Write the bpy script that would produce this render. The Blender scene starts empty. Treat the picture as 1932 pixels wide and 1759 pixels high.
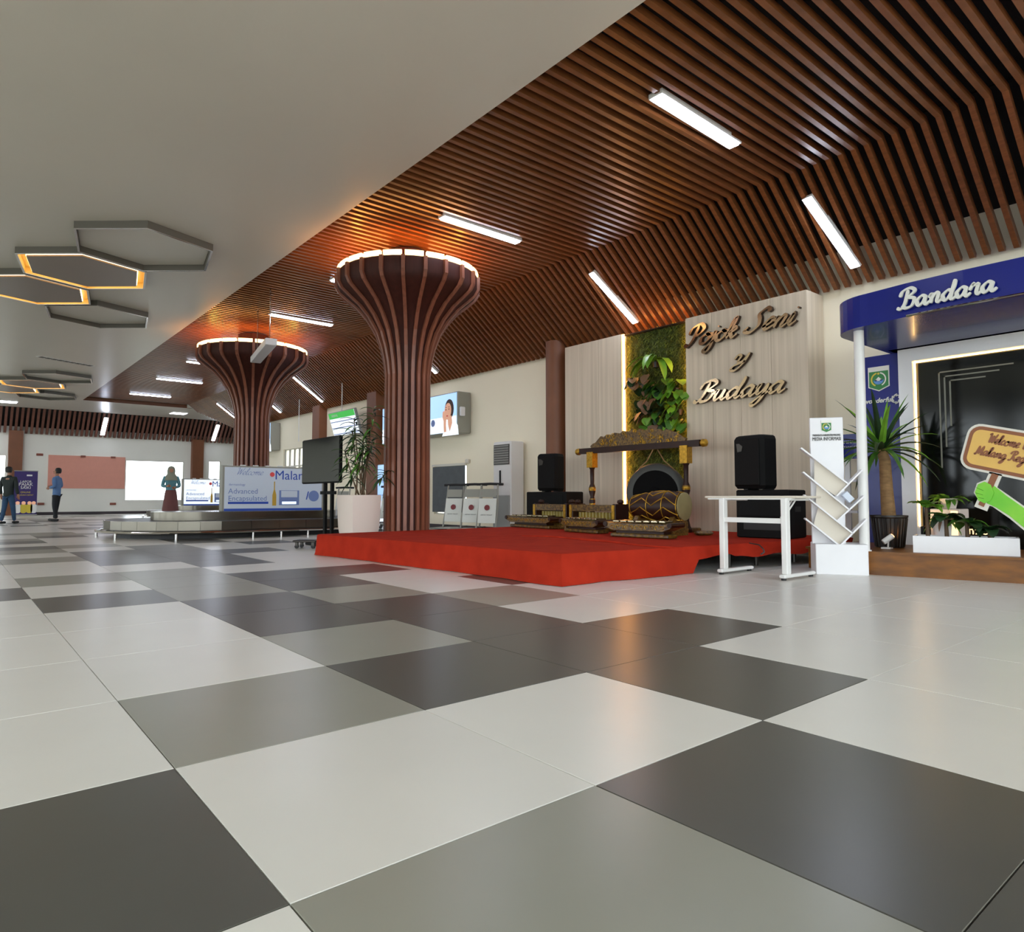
import bpy, math, random
from mathutils import Vector, Matrix, Euler
random.seed(7)
PI = math.pi
col = bpy.context.scene.collection
sc = bpy.context.scene

# ------------------------------------------------------------------ camera
W_PX, H_PX, F_PX, CX, CY = 1932.0, 1759.0, 1284.0, 956.0, 870.0
T = 0.8                                           # floor tile side
YAW, PIT = math.radians(50.53), math.radians(3.08)
C = Vector((-0.631 * T, -1.536 * T, 0.9165 * T))
FWD = Vector((math.cos(PIT) * math.cos(YAW), math.cos(PIT) * math.sin(YAW), math.sin(PIT)))
RGT = Vector((math.sin(YAW), -math.cos(YAW), 0))
UPV = RGT.cross(FWD)
cd = bpy.data.cameras.new('camera')
cam = bpy.data.objects.new('camera', cd); col.objects.link(cam)
cam.matrix_world = Matrix.Translation(C) @ Matrix((RGT, UPV, -FWD)).transposed().to_4x4()
cd.sensor_fit = 'HORIZONTAL'; cd.sensor_width = 36.0; cd.lens = 36.0 * F_PX / W_PX
cd.shift_x = (W_PX / 2 - CX) / W_PX; cd.shift_y = (CY - H_PX / 2) / W_PX
cd.clip_start = 0.02; cd.clip_end = 400
sc.camera = cam

def ray(x, y): return FWD + RGT * ((x - CX) / F_PX) - UPV * ((y - CY) / F_PX)
def at_z(x, y, z=0.0): d = ray(x, y); return C + d * ((z - C.z) / d.z)
def at_X(x, y, X): d = ray(x, y); return C + d * ((X - C.x) / d.x)
def at_Y(x, y, Y): d = ray(x, y); return C + d * ((Y - C.y) / d.y)
def at_D(x, y, D): return C + ray(x, y) * D

# ------------------------------------------------------------------ world and exposure
TUBE, WARM, SKY = 31.0, 24.0, 4.6
wd = bpy.data.worlds.new('daylight'); sc.world = wd; wd.use_nodes = True
bg = wd.node_tree.nodes['Background']
bg.inputs[0].default_value = (0.86, 0.95, 1.0, 1); bg.inputs[1].default_value = SKY
sc.view_settings.view_transform = 'Standard'; sc.view_settings.look = 'None'
sc.view_settings.gamma = 1.0; sc.view_settings.use_curve_mapping = False
sc.view_settings.exposure = 0.15
sc.cycles.max_bounces = 10; sc.cycles.diffuse_bounces = 5; sc.cycles.glossy_bounces = 4
sc.cycles.sample_clamp_indirect = 6.0; sc.cycles.use_denoising = True
sc.cycles.caustics_reflective = False; sc.cycles.caustics_refractive = False

# ------------------------------------------------------------------ materials
def lin(c):
    if isinstance(c, str):
        c = [int(c[i:i + 2], 16) for i in (0, 2, 4)]
    return tuple((v / 255 / 12.92 if v / 255 < .04045 else ((v / 255 + .055) / 1.055) ** 2.4) for v in c) + (1,)

def mat(name, c, rough=.5, metal=0.0, spec=.5, var=0.0, scale=6.0, stretch=(1, 1, 1), bump=0.0, bscale=60.0,
        emit=0.0, ecol=None, coat=0.0, objvar=0.0, c2=None, detail=4.0):
    m = bpy.data.materials.new(name); m.use_nodes = True
    nt = m.node_tree; b = nt.nodes['Principled BSDF']; base = lin(c)
    b.inputs['Base Color'].default_value = base; b.inputs['Roughness'].default_value = rough
    b.inputs['Metallic'].default_value = metal; b.inputs['Specular IOR Level'].default_value = spec
    b.inputs['Coat Weight'].default_value = coat; b.inputs['Coat Roughness'].default_value = .05
    if emit:
        b.inputs['Emission Color'].default_value = lin(ecol or c); b.inputs['Emission Strength'].default_value = emit
    src = None
    if var or c2 or bump:
        tc = nt.nodes.new('ShaderNodeTexCoord'); mp = nt.nodes.new('ShaderNodeMapping')
        mp.inputs['Scale'].default_value = stretch
        nt.links.new(tc.outputs['Object'], mp.inputs['Vector'])
    if var or c2:
        n = nt.nodes.new('ShaderNodeTexNoise'); n.inputs['Scale'].default_value = scale; n.inputs['Detail'].default_value = detail
        nt.links.new(mp.outputs[0], n.inputs['Vector'])
        r = nt.nodes.new('ShaderNodeValToRGB'); r.color_ramp.elements[0].position = .3; r.color_ramp.elements[1].position = .7
        e = lin(c2) if c2 else tuple(min(1, v * (1 + var)) for v in base[:3]) + (1,)
        s = base if c2 else tuple(v * (1 - var) for v in base[:3]) + (1,)
        r.color_ramp.elements[0].color = s; r.color_ramp.elements[1].color = e
        nt.links.new(n.outputs['Fac'], r.inputs['Fac']); src = r.outputs['Color']
    if objvar:
        oi = nt.nodes.new('ShaderNodeObjectInfo'); hs = nt.nodes.new('ShaderNodeHueSaturation')
        mr = nt.nodes.new('ShaderNodeMapRange'); mr.inputs['To Min'].default_value = 1 - objvar; mr.inputs['To Max'].default_value = 1 + objvar
        nt.links.new(oi.outputs['Random'], mr.inputs['Value']); nt.links.new(mr.outputs[0], hs.inputs['Value'])
        hs.inputs['Color'].default_value = base
        if src: nt.links.new(src, hs.inputs['Color'])
        src = hs.outputs['Color']
    if src: nt.links.new(src, b.inputs['Base Color'])
    if bump:
        n2 = nt.nodes.new('ShaderNodeTexNoise'); n2.inputs['Scale'].default_value = bscale; n2.inputs['Detail'].default_value = 3
        nt.links.new(mp.outputs[0], n2.inputs['Vector'])
        bp = nt.nodes.new('ShaderNodeBump'); bp.inputs['Strength'].default_value = bump; bp.inputs['Distance'].default_value = .01
        nt.links.new(n2.outputs['Fac'], bp.inputs['Height']); nt.links.new(bp.outputs[0], b.inputs['Normal'])
    return m

M = {}
M['tile_white'] = mat('tile_white', 'dfddd6', .3, objvar=.025, var=.015, scale=3)
M['tile_grey'] = mat('tile_grey', '96968a', .3, objvar=.04, var=.03, scale=3)
M['tile_dark'] = mat('tile_dark', '53534d', .3, objvar=.05, var=.03, scale=3)
M['grout'] = mat('grout', '8a857a', .8)
M['plaster'] = mat('ceiling_plaster', 'dad5c9', .35, var=.02, scale=.6)
M['hex_frame'] = mat('hexagon_frame_grey', '66625a', .5)
M['hex_panel'] = mat('hexagon_panel', '8f8378', .35)
M['wall'] = mat('wall_paint', 'faf0d6', .6, var=.02, scale=.8)
M['wall_white'] = mat('wall_white_paint', 'f6f5ec', .6, var=.02, scale=.8)
M['slat'] = mat('slat_wood', '824e2b', .3, var=.22, scale=5, stretch=(1, 1, 9), objvar=.1)
M['slat_end'] = mat('slat_brown', '7d5244', .42, var=.15, scale=5, objvar=.08)
M['black'] = mat('plenum_black', '17120f', .9)
M['fin'] = mat('column_fin_wood', '84503c', .36, var=.2, scale=5, stretch=(4, 4, .6))
M['core'] = mat('column_core_wood', '3c1a12', .6, spec=.25, var=.2, scale=5, stretch=(4, 4, .6))
M['pillar'] = mat('pillar_brown', '7a4a2e', .5, var=.08, scale=3)
M['tube'] = mat('tube_light', 'ffffff', .3, emit=TUBE, ecol=(226, 235, 255))
M['panel_light'] = mat('panel_light', 'ffffff', .3, emit=20, ecol=(240, 244, 255))
M['warm'] = mat('warm_led', 'ffe0a8', .3, emit=WARM, ecol=(255, 172, 84))
M['warm_ring'] = mat('warm_led_ring', 'ffe0a8', .3, emit=3.0, ecol=(255, 214, 150))
M['warm_cove'] = mat('warm_cove_led', 'ffd9a0', .3, emit=30, ecol=(255, 160, 70))
M['warm_panel'] = mat('warm_lit_panel', 'ffe0b0', .4, emit=1.3, ecol='ffd9a0')
M['maroon'] = mat('maroon_mark', '7a2a2e', .5)
M['warm_soft'] = mat('warm_led_soft', 'ffe0a8', .3, emit=10, ecol=(255, 205, 128))
M['warm_hex'] = mat('warm_led_hex', 'ffe0b0', .3, emit=6, ecol=(255, 226, 178))
M['gold_glow_tint'] = mat('hex_gold_glow_tint', 'd9b25a', .4)  # warm light in the lit hexagon gaps, put in as gold colour
M['metal_white'] = mat('white_metal', 'e6e5e2', .35, var=.02)
M['white'] = mat('white_laminate', 'e9e8ea', .35, var=.015)
M['rack_cream'] = mat('rack_divider_cream', 'd8cfc0', .5)
M['chrome'] = mat('chrome', 'd8d4d0', .1, metal=1)
M['mirror_gold'] = mat('rose_gold_mirror', 'e3c6a2', .12, metal=1)
M['letter_side'] = mat('letter_dark_side', '4a3a33', .25, metal=.9)
M['steel'] = mat('brushed_steel', '6f6a60', .24, metal=1, var=.06, scale=2, stretch=(2, 2, .2))
M['steel_dark'] = mat('dark_steel', '4a4642', .4, metal=.8)
M['rubber'] = mat('black_rubber', '1b1a1a', .6)
M['red'] = mat('red_carpet', 'b0301c', .95, spec=.1, scale=5, bump=.25, bscale=180, c2='9e2817')
M['blk'] = mat('black_plastic', '0a0a0a', .7, spec=.2, bump=.1, bscale=300)
M['blk_wood'] = mat('black_box_paint', '0d0b0a', .7, spec=.2)
M['screen'] = mat('dark_screen_glass', '080b0b', .1, spec=.35)
M['panel_wood'] = mat('feature_panel_wood', 'c3b49c', .5, c2='dccdb6', scale=3.0, stretch=(5, 5, .1), detail=7)
M['moss'] = mat('moss', '2f3a12', .9, c2='49561c', scale=18, bump=.9, bscale=50)
M['grassblade'] = mat('moss_blade', '7a8a30', .8, c2='2f3c10', scale=11)
M['leaf'] = mat('leaf_green', '4a7826', .42, var=.25, scale=6, objvar=.2)
M['leaf_light'] = mat('leaf_bright_green', '74a832', .42, var=.2, scale=6, objvar=.15)
M['leaf_dark'] = mat('leaf_dark_green', '1f3a1c', .42, var=.25, scale=6, objvar=.2)
M['leaf_pink'] = mat('leaf_brownish', '8a6a52', .45, var=.2, scale=6, objvar=.15)
M['bark'] = mat('bark', '8b6b45', .8, var=.25, scale=12, stretch=(1, 1, 3), bump=.4, bscale=30)
M['stem'] = mat('stem_brown', '5b4630', .7, var=.2)
M['gold'] = mat('carved_gold', 'b58a2c', .35, metal=.7, var=.3, scale=30, bump=.5, bscale=60)
M['carved'] = mat('carved_brown_gold', '2c140c', .35, c2='80601f', scale=34, bump=.5, bscale=45, detail=2)
M['darkwood'] = mat('lacquer_dark_wood', '2c140b', .45, spec=.3, var=.2, scale=8)
M['yellow'] = mat('yellow_resonator', '9a8430', .4, var=.12)
M['bronze'] = mat('bronze_key', 'a89c80', .25, metal=1, var=.1)
M['gong'] = mat('gong_black', '080707', .8, spec=.12)
M['gongrim'] = mat('gong_grey_rim', '3b3b37', .5, metal=.3)
M['skin_drum'] = mat('drum_skin', '8c7f55', .7, var=.1)
M['blue'] = mat('navy_blue_gloss', '141f78', .25, spec=.25, coat=.12)
M['cut_letter'] = mat('cut_letter_white', 'dedfd6', .45)
M['platform'] = mat('platform_wood', '86510c', .45, c2='62390a', scale=3, stretch=(6, .6, 6))
M['pot_white'] = mat('white_pot', 'dccdc2', .6, bump=.15, bscale=70)
M['pot_black'] = mat('black_pot', '17130f', .4)
M['soil'] = mat('soil', '2b2018', .9)
M['pink'] = mat('pink_board', 'e5a08e', .6, var=.02)
M['clay'] = mat('clay_box', '8c4f3f', .6)
M['base_dark'] = mat('baseboard_dark', '3d3438', .5)
M['ad_blue'] = mat('ad_print_blue', 'a8cdf2', .3, emit=.75, ecol='a8cdf2')
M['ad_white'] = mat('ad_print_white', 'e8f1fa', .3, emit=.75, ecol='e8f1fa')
M['ad_grey'] = mat('ad_print_grey', 'c3ccd9', .35, emit=.12, ecol='c3ccd9')
M['ad_skin'] = mat('ad_print_skin', 'd7a184', .35, emit=.45, ecol='d7a184')
M['ad_hair'] = mat('ad_print_hair', '3a2a28', .35, emit=.1, ecol='3a2a28')
M['ad_navy'] = mat('ad_print_navy', '2b4aa0', .35, emit=.15, ecol='2b4aa0')
M['ad_soft'] = mat('ad_print_soft_blue', '6f82b4', .35, emit=.1, ecol='6f82b4')
M['ad_red'] = mat('ad_print_red', 'd24a4a', .35, emit=.15, ecol='d24a4a')
M['ad_gold'] = mat('ad_print_gold', 'b99436', .35, emit=.12, ecol='b99436')
M['ad_green'] = mat('ad_print_green', '3bb54a', .35, emit=.6, ecol='3bb54a')
M['grey_metal'] = mat('grey_metal', '9b9a90', .45, metal=.3)
M['corner_grey'] = mat('corner_line_grey', '77786f', .5)
M['ac'] = mat('ac_white', 'e4e0dc', .4)
M['ac_grey'] = mat('ac_grey', '9c9b96', .45)
M['grille'] = mat('grille_dark', '4a4842', .5)
M['blind'] = mat('blind_slat', '55595c', .6, var=.1)
M['text_black'] = mat('print_black', '1c1c1c', .5)
M['text_white'] = mat('print_white', 'f0f0ee', .5)
M['purple'] = mat('print_purple', '35236a', .5)
M['emb_green'] = mat('emblem_green', '1f7a35', .4)
M['emb_white'] = mat('emblem_white', 'e8e6dc', .4)
M['emb_yellow'] = mat('emblem_yellow', 'd9c23c', .4)
M['emb_blue'] = mat('emblem_blue', '5a8fd0', .4)
M['sign_tan'] = mat('sign_tan', 'dfb35c', .5, var=.05, scale=5)
M['sign_brown'] = mat('sign_brown', '8a5230', .5)
M['cut_white'] = mat('cutout_white', 'dcd8cc', .5)
M['cut_green'] = mat('cutout_green', '63c22a', .5, c2='8fd23a', scale=3)
M['cut_green_dark'] = mat('cutout_green_dark', '3f8a1c', .5)
M['cut_orange'] = mat('cutout_orange', 'c2481e', .5)
M['skin'] = mat('skin', 'a8755a', .55)
M['hair'] = mat('hair', '17120f', .6)
M['shirt_dark'] = mat('shirt_dark', '232a28', .8)
M['jeans'] = mat('jeans', '2c4a6a', .8, var=.15)
M['shirt_blue'] = mat('shirt_blue', '5f7fae', .8, var=.08)
M['trouser'] = mat('trouser_black', '1b1d22', .8)
M['shoe'] = mat('shoe_black', '121212', .5)
M['dress'] = mat('maroon_dress', '6a3f3c', .8)
M['hijab'] = mat('headscarf', '8a8a78', .8)
M['shirt_teal'] = mat('teal_jacket', '5f8f9a', .8)
M['glass'] = mat('window_glass', 'ffffff', .02)
gb = M['glass'].node_tree.nodes['Principled BSDF']; gb.inputs['Transmission Weight'].default_value = 1; gb.inputs['IOR'].default_value = 1.02
M['frame_white'] = mat('window_frame', 'd9d4c6', .5)
M['ground'] = mat('ground_outside', '9c988c', .9, var=.1, scale=.3)

# ------------------------------------------------------------------ mesh helpers
class MB:
    def __init__(s): s.v = []; s.f = []; s.mi = []; s.cur = 0
    def add(s, vs, fs):
        o = len(s.v); s.v += [tuple(v) for v in vs]
        for f in fs: s.f.append([i + o for i in f]); s.mi.append(s.cur)
        return s
    def box(s, c, d, rot=None):
        x, y, z = d[0] / 2, d[1] / 2, d[2] / 2
        vs = [Vector(p) for p in ((-x, -y, -z), (x, -y, -z), (x, y, -z), (-x, y, -z), (-x, -y, z), (x, -y, z), (x, y, z), (-x, y, z))]
        if rot is not None:
            R = Euler(rot).to_matrix(); vs = [R @ v for v in vs]
        c = Vector(c)
        return s.add([v + c for v in vs], [(0, 3, 2, 1), (4, 5, 6, 7), (0, 1, 5, 4), (1, 2, 6, 5), (2, 3, 7, 6), (3, 0, 4, 7)])
    def box2(s, a, b):
        return s.box([(a[i] + b[i]) / 2 for i in range(3)], [abs(b[i] - a[i]) for i in range(3)])
    def bbox(s, c, d, b=.01):                      # box with chamfered edges (sides, front and back)
        x, y, z = d[0] / 2, d[1] / 2, d[2] / 2
        sec = lambda x, y: [(-x + b, -y), (x - b, -y), (x, -y + b), (x, y - b), (x - b, y), (-x + b, y), (-x, y - b), (-x, -y + b)]
        rings = [(sec(x - b, y - b), -z), (sec(x, y), -z + b), (sec(x, y), z - b), (sec(x - b, y - b), z)]
        vs = [(c[0] + p[0], c[1] + p[1], c[2] + h) for r, h in rings for p in r]
        fs = [tuple(range(7, -1, -1)), tuple(range(24, 32))]
        for k in range(3):
            for i in range(8):
                j = (i + 1) % 8; fs.append((k * 8 + i, k * 8 + j, k * 8 + 8 + j, k * 8 + 8 + i))
        return s.add(vs, fs)
    def prism(s, poly, a, b, f=None):              # polygon (u,v), extruded a..b ; f maps (u,v,w)->xyz
        f = f or (lambda u, v, w: (u, v, w)); n = len(poly)
        vs = [f(u, v, a) for u, v in poly] + [f(u, v, b) for u, v in poly]
        fs = [tuple(range(n - 1, -1, -1)), tuple(range(n, 2 * n))] + [(i, (i + 1) % n, n + (i + 1) % n, n + i) for i in range(n)]
        return s.add(vs, fs)
    def tube(s, pts, r, n=8, cap=True):
        pts = [Vector(p) for p in pts]; rs = r if isinstance(r, (list, tuple)) else [r] * len(pts)
        up = Vector((0, 0, 1)); vs = []; N = len(pts); pn = None
        for i, p in enumerate(pts):
            t = (pts[min(i + 1, N - 1)] - pts[max(i - 1, 0)]).normalized()
            if pn is None:
                a = t.cross(up)
                if a.length < .05: a = t.cross(Vector((0, 1, 0)))
            else: a = pn - t * pn.dot(t)
            a.normalize(); pn = a; b = t.cross(a)
            vs += [p + (a * math.cos(2 * PI * k / n) + b * math.sin(2 * PI * k / n)) * rs[i] for k in range(n)]
        fs = [(i * n + k, i * n + (k + 1) % n, (i + 1) * n + (k + 1) % n, (i + 1) * n + k) for i in range(N - 1) for k in range(n)]
        if cap: fs += [tuple(range(n - 1, -1, -1)), tuple(range((N - 1) * n, N * n))]
        return s.add(vs, fs)
    def lathe(s, prof, n=24, c=(0, 0, 0), axis=None, cap=True):
        R = Matrix.Identity(3) if axis is None else Vector((0, 0, 1)).rotation_difference(Vector(axis)).to_matrix()
        c = Vector(c); vs = []
        for r, z in prof:
            for k in range(n):
                a = 2 * PI * k / n; vs.append(R @ Vector((r * math.cos(a), r * math.sin(a), z)) + c)
        N = len(prof)
        fs = [(i * n + k, i * n + (k + 1) % n, (i + 1) * n + (k + 1) % n, (i + 1) * n + k) for i in range(N - 1) for k in range(n)]
        if cap: fs += [tuple(range(n - 1, -1, -1)), tuple(range((N - 1) * n, N * n))]
        return s.add(vs, fs)
    def leaf(s, p, d, length, width, droop=.5, n=5, fold=.18, shape=None):
        d = Vector(d).normalized(); side = d.cross(Vector((0, 0, 1)))
        if side.length < .05: side = Vector((1, 0, 0))
        side.normalize(); p = Vector(p); vs = []; q = p.copy(); dd = d.copy()
        shape = shape or (lambda t: math.sin(PI * min(1, t * .96 + .04)) ** .7)
        for i in range(n + 1):
            t = i / n; w = width / 2 * shape(t); nn = side.cross(dd).normalized()
            vs += [q - side * w + nn * w * fold * 2, q, q + side * w + nn * w * fold * 2]
            dd = (dd + Vector((0, 0, -droop / n))).normalized(); q = q + dd * length / n
        fs = []
        for i in range(n):
            a = i * 3; fs += [(a, a + 1, a + 4, a + 3), (a + 1, a + 2, a + 5, a + 4)]
        return s.add(vs, fs)
    def build(s, name, m, parent=None, smooth=False, loc=None, rot=None):
        me = bpy.data.meshes.new(name); me.from_pydata(s.v, [], s.f)
        for k in (m if isinstance(m, (list, tuple)) else [m]): me.materials.append(M[k] if isinstance(k, str) else k)
        if any(s.mi): me.polygons.foreach_set('material_index', s.mi)
        if smooth:
            me.polygons.foreach_set('use_smooth', [True] * len(me.polygons))
            me.set_sharp_from_angle(angle=math.radians(38))
        me.update()
        o = bpy.data.objects.new(name, me); col.objects.link(o)
        if parent: o.parent = parent
        if loc: o.location = loc
        if rot: o.rotation_euler = rot
        return o

def tag(o, label=None, cat=None, group=None, kind=None):
    if label: o['label'] = label
    if cat: o['category'] = cat
    if group: o['group'] = group
    if kind: o['kind'] = kind
    return o
def thing(name, label, cat, loc=(0, 0, 0), rz=0.0, group=None):
    o = bpy.data.objects.new(name, None); col.objects.link(o); o.empty_display_size = .1
    o.location = loc; o.rotation_euler = (0, 0, rz)
    return tag(o, label, cat, group)
def struct(name, mb, m, parent=None, smooth=False):
    o = mb.build(name, m, parent, smooth)
    if not parent: o['kind'] = 'structure'
    return o
def copy_tree(o, parent=None):
    c = o.copy(); col.objects.link(c); c.parent = parent
    for ch in o.children: copy_tree(ch, c)
    return c
def text(body, size, parent, m, loc, rot=(PI / 2, 0, 0), name='lettering', ext=.002, align='CENTER', shear=0.0, bold=0.0, space=1.0, sx=1.0):
    cu = bpy.data.curves.new(name, 'FONT'); cu.body = body; cu.size = size; cu.extrude = ext; cu.align_x = align; cu.align_y = 'CENTER'
    cu.shear = shear; cu.offset = bold; cu.space_character = space; cu.resolution_u = 3
    cu.materials.append(M[m]); f = bpy.data.objects.new(name, cu); col.objects.link(f)
    me = bpy.data.meshes.new_from_object(f.evaluated_get(bpy.context.evaluated_depsgraph_get()))
    bpy.data.objects.remove(f); bpy.data.curves.remove(cu); me.name = name
    o = bpy.data.objects.new(name, me); col.objects.link(o)
    o.parent = parent; o.location = loc; o.rotation_euler = rot; o.scale = (sx, 1, 1)
    return o
FX = -PI / 2                                       # heading of things that face the hall from the right wall
front = lambda u, v, w: (u, w, v)                  # prism polygon in the x-z plane, depth along y

# ================================================================== SETTING
XW, YF, ZC = 8.35, 33.5, 4.4
floor = struct('floor', MB().box2((-13, -8, -.06), (13, 34.5, -.006)), 'grout')
grid = {}
rows = {-2: {0: 'D', 1: 'D', -1: 'G'}, -1: {-2: 'G', -1: 'W', 0: 'G', 1: 'D'}, 0: {-2: 'G', -1: 'D', 0: 'W', 1: 'W', 2: 'D'}, 1: {0: 'G', 1: 'D', 2: 'D', 3: 'D'},
        2: {1: 'G', 2: 'D'}, 3: {1: 'D', 2: 'D', 3: 'G'}, 4: {1: 'D', 2: 'G', 4: 'D'}, 5: {0: 'D', 1: 'G', 2: 'D'},
        6: {-1: 'D', 1: 'G', 2: 'D', 3: 'D'}, 7: {0: 'G', 1: 'G'}, 8: {2: 'D'}, 9: {1: 'D', 2: 'D'},
        10: {0: 'G', 1: 'D', 2: 'D', 3: 'D', -1: 'G'}, 11: {1: 'D', 2: 'D'}, 12: {0: 'G', 4: 'D', 2: 'D'}, 13: {1: 'G', 0: 'D', 3: 'D'}}
rng = random.Random(11)
for j in range(-9, 43):
    for i in range(-14, 16):
        v = rows.get(j, {}).get(i)
        if v is None:
            v = 'W'
            if j >= 14 or (i < -3 and j > 1):
                v = rng.choice('WWWWDDGG')
        grid[(i, j)] = v
g_ = .0015
def tile_mesh(m):
    b = MB(); h = T / 2 - g_; c = .0012
    vs = [(-h, -h, -.012), (h, -h, -.012), (h, h, -.012), (-h, h, -.012), (-h, -h, -c), (h, -h, -c), (h, h, -c), (-h, h, -c),
          (-h + c, -h + c, 0), (h - c, -h + c, 0), (h - c, h - c, 0), (-h + c, h - c, 0)]
    b.add(vs, [(0, 1, 5, 4), (1, 2, 6, 5), (2, 3, 7, 6), (3, 0, 4, 7), (4, 5, 9, 8), (5, 6, 10, 9), (6, 7, 11, 10), (7, 4, 8, 11), (8, 9, 10, 11)])
    return b
tm = {}
for k, m in (('W', 'tile_white'), ('G', 'tile_grey'), ('D', 'tile_dark')):
    o = tile_mesh(m).build('tile', m); tm[k] = o.data; bpy.data.objects.remove(o)
def tile_score(i, j):
    p = Vector(((i + .5) * T, (j + .5) * T, 0)) - C; z = p.dot(FWD)
    if z < .25: return -1
    x = CX + F_PX * p.dot(RGT) / z; y = CY - F_PX * p.dot(UPV) / z
    mx = F_PX * T / z
    if x < -mx or x > 1932 + mx or y > 1759 + mx: return -1
    if 3.4 < p.x + C.x < 7.9 and 2.9 < p.y + C.y < 7.0: return -1
    return 1 / z
rank = sorted(grid, key=lambda t: -tile_score(*t))
single = set(t for t in rank[:290] if tile_score(*t) > 0)
rest = MB()
for t in grid:
    loc = ((t[0] + .5) * T, (t[1] + .5) * T, 0)
    if t in single:
        o = bpy.data.objects.new('tile', tm[grid[t]]); col.objects.link(o); o.parent = floor; o.location = loc
    else:
        rest.cur = 'WGD'.index(grid[t]); h = T / 2 - g_
        rest.add([(loc[0] - h, loc[1] - h, -.006), (loc[0] + h, loc[1] - h, -.006), (loc[0] + h, loc[1] + h, -.006), (loc[0] - h, loc[1] + h, -.006),
                  (loc[0] - h, loc[1] - h, 0), (loc[0] + h, loc[1] - h, 0), (loc[0] + h, loc[1] + h, 0), (loc[0] - h, loc[1] + h, 0)],
                 [(4, 5, 6, 7), (0, 1, 5, 4), (1, 2, 6, 5), (2, 3, 7, 6), (3, 0, 4, 7)])
tag(rest.build('tile', ['tile_white', 'tile_grey', 'tile_dark'], floor), kind='stuff')
struct('ground', MB().box2((-60, -60, -.2), (60, 120, -.07)), 'ground')

# ceiling: white slab, right slatted bay, far slatted band
XE, YE, YB = 3.36, 28.5, 32.6
ce = MB().box2((-13, -8, ZC), (XE, YB, 4.9)).box2((XE, YE, ZC), (13, YB, 4.9))
ce.prism([(6.98, YE), (XW, 26.0), (13, 26.0), (13, YE)], ZC, 4.9)
ceiling = struct('ceiling', ce, 'plaster')
struct('trim_3', MB().box2((XE, YE - .035, ZC - .012), (7.2, YE - .021, ZC + .13)), 'pillar')
bay = MB().box2((XE, -8, 4.82), (XW + .1, YE, 4.9))
bay.prism([(7.35, 4.8), (XW - .001, 3.92), (XW - .001, 4.0), (7.4, 4.9)], -8, 26, lambda u, v, w: (u, w, v))
trim1 = struct('trim_1', bay, 'black')
XB, SW, SH, PITCH = 6.9, .051, .10, .1367
poly = [(XE - .05, 4.47), (XB, 4.47), (8.24, 3.40), (8.29, 3.41), (8.31, 3.46), (XB + .032, 4.54), (XE - .05, 4.54)]
sm = MB().prism(poly, -SW / 2, SW / 2, lambda u, v, w: (u, w, v)).build('slat', 'slat')
slat_me = sm.data; bpy.data.objects.remove(sm)
y = -2.6; ys = []
while y < 27.9:
    ys.append(y); y += PITCH
def cut_slat(xm, zm):
    return [(XE - .05, 4.47), (XB, 4.47), (xm, zm), (xm, zm + .08), (XB + .032, 4.54), (XE - .05, 4.54)]
for y in ys:
    me_ = slat_me
    if y > 25.95:
        t_ = (y - 25.95) / (YE - 25.95); xm = 8.3 + (6.96 - 8.3) * t_
        oo = MB().prism(cut_slat(xm, 4.47 - (xm - XB) * (1.07 / 1.34)), -SW / 2, SW / 2, lambda u, v, w: (u, w, v)).build('slat', 'slat')
        me_ = oo.data; bpy.data.objects.remove(oo)
    o = bpy.data.objects.new('slat', me_); col.objects.link(o); o.parent = trim1; o.location = (0, y, 0)
fbk = MB().prism([(32.45, 4.45), (33.6, 3.62), (33.6, 4.95), (32.45, 4.95)], -8, 13, lambda u, v, w: (w, u, v))
trim2 = struct('trim_2', fbk, 'black')
poly = [(32.52, 4.40), (33.36, 3.42), (33.44, 3.40), (33.48, 3.46), (32.6, 4.47), (32.52, 4.46)]
sm = MB().prism(poly, -.045, .045, lambda u, v, w: (w, u, v)).build('slat', 'slat_end')
me2 = sm.data; bpy.data.objects.remove(sm)
x = -2.5
while x < 12.5:
    o = bpy.data.objects.new('slat', me2); col.objects.link(o); o.parent = trim2; o.location = (x, 0, 0); x += .18

# walls
wr = MB()
ops_r = [(10.92, 12.2, .35, 1.47), (19.9, 21.5, 1.2, 2.36)]      # window openings y0,y1,z0,z1 in the right wall
def wall_with(mb, lo, hi, zt, ops, put):
    cur = lo
    for a, b, z0, z1 in sorted(ops):
        put(cur, a, 0, zt); put(a, b, 0, z0); put(a, b, z1, zt); cur = b
    put(cur, hi, 0, zt)
wall_with(wr, -8, 26.0, 4.9, ops_r, lambda a, b, z0, z1: wr.box2((XW, a, z0), (XW + .2, b, z1)) if b > a and z1 > z0 else None)
wr.box2((XW, 25.8, 0), (13, 26.0, 4.9))
struct('wall_right', wr, 'wall')
wf = MB()
ops_f = [(.2, 1.37, .9, 2.49), (5.75, 8.2, .6, 2.43), (9.33, 9.88, 1.44, 2.51)]
wall_with(wf, -13, 13, 4.9, ops_f, lambda a, b, z0, z1: wf.box2((a, YF, z0), (b, YF + .2, z1)))
struct('wall_far', wf, 'wall_white')
struct('wall_far_corner', MB().box2((12.9, 26, 0), (13.1, YF, 4.9)), 'wall_white')
struct('baseboard_far', MB().box2((-13, YF - .025, 0), (13, YF, .12)), 'base_dark')
struct('baseboard_right', MB().box2((XW - .02, 7.4, 0), (XW, 26, .12)), 'base_dark')
wl = MB()
for yy in range(-8, 36, 7): wl.box2((-13.1, yy - .35, 0), (-12.8, yy + .35, ZC))
wl.box2((-13.1, -8, 3.7), (-12.8, 34, ZC))
struct('wall_left', wl, 'wall_white')
wn = 1
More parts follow.
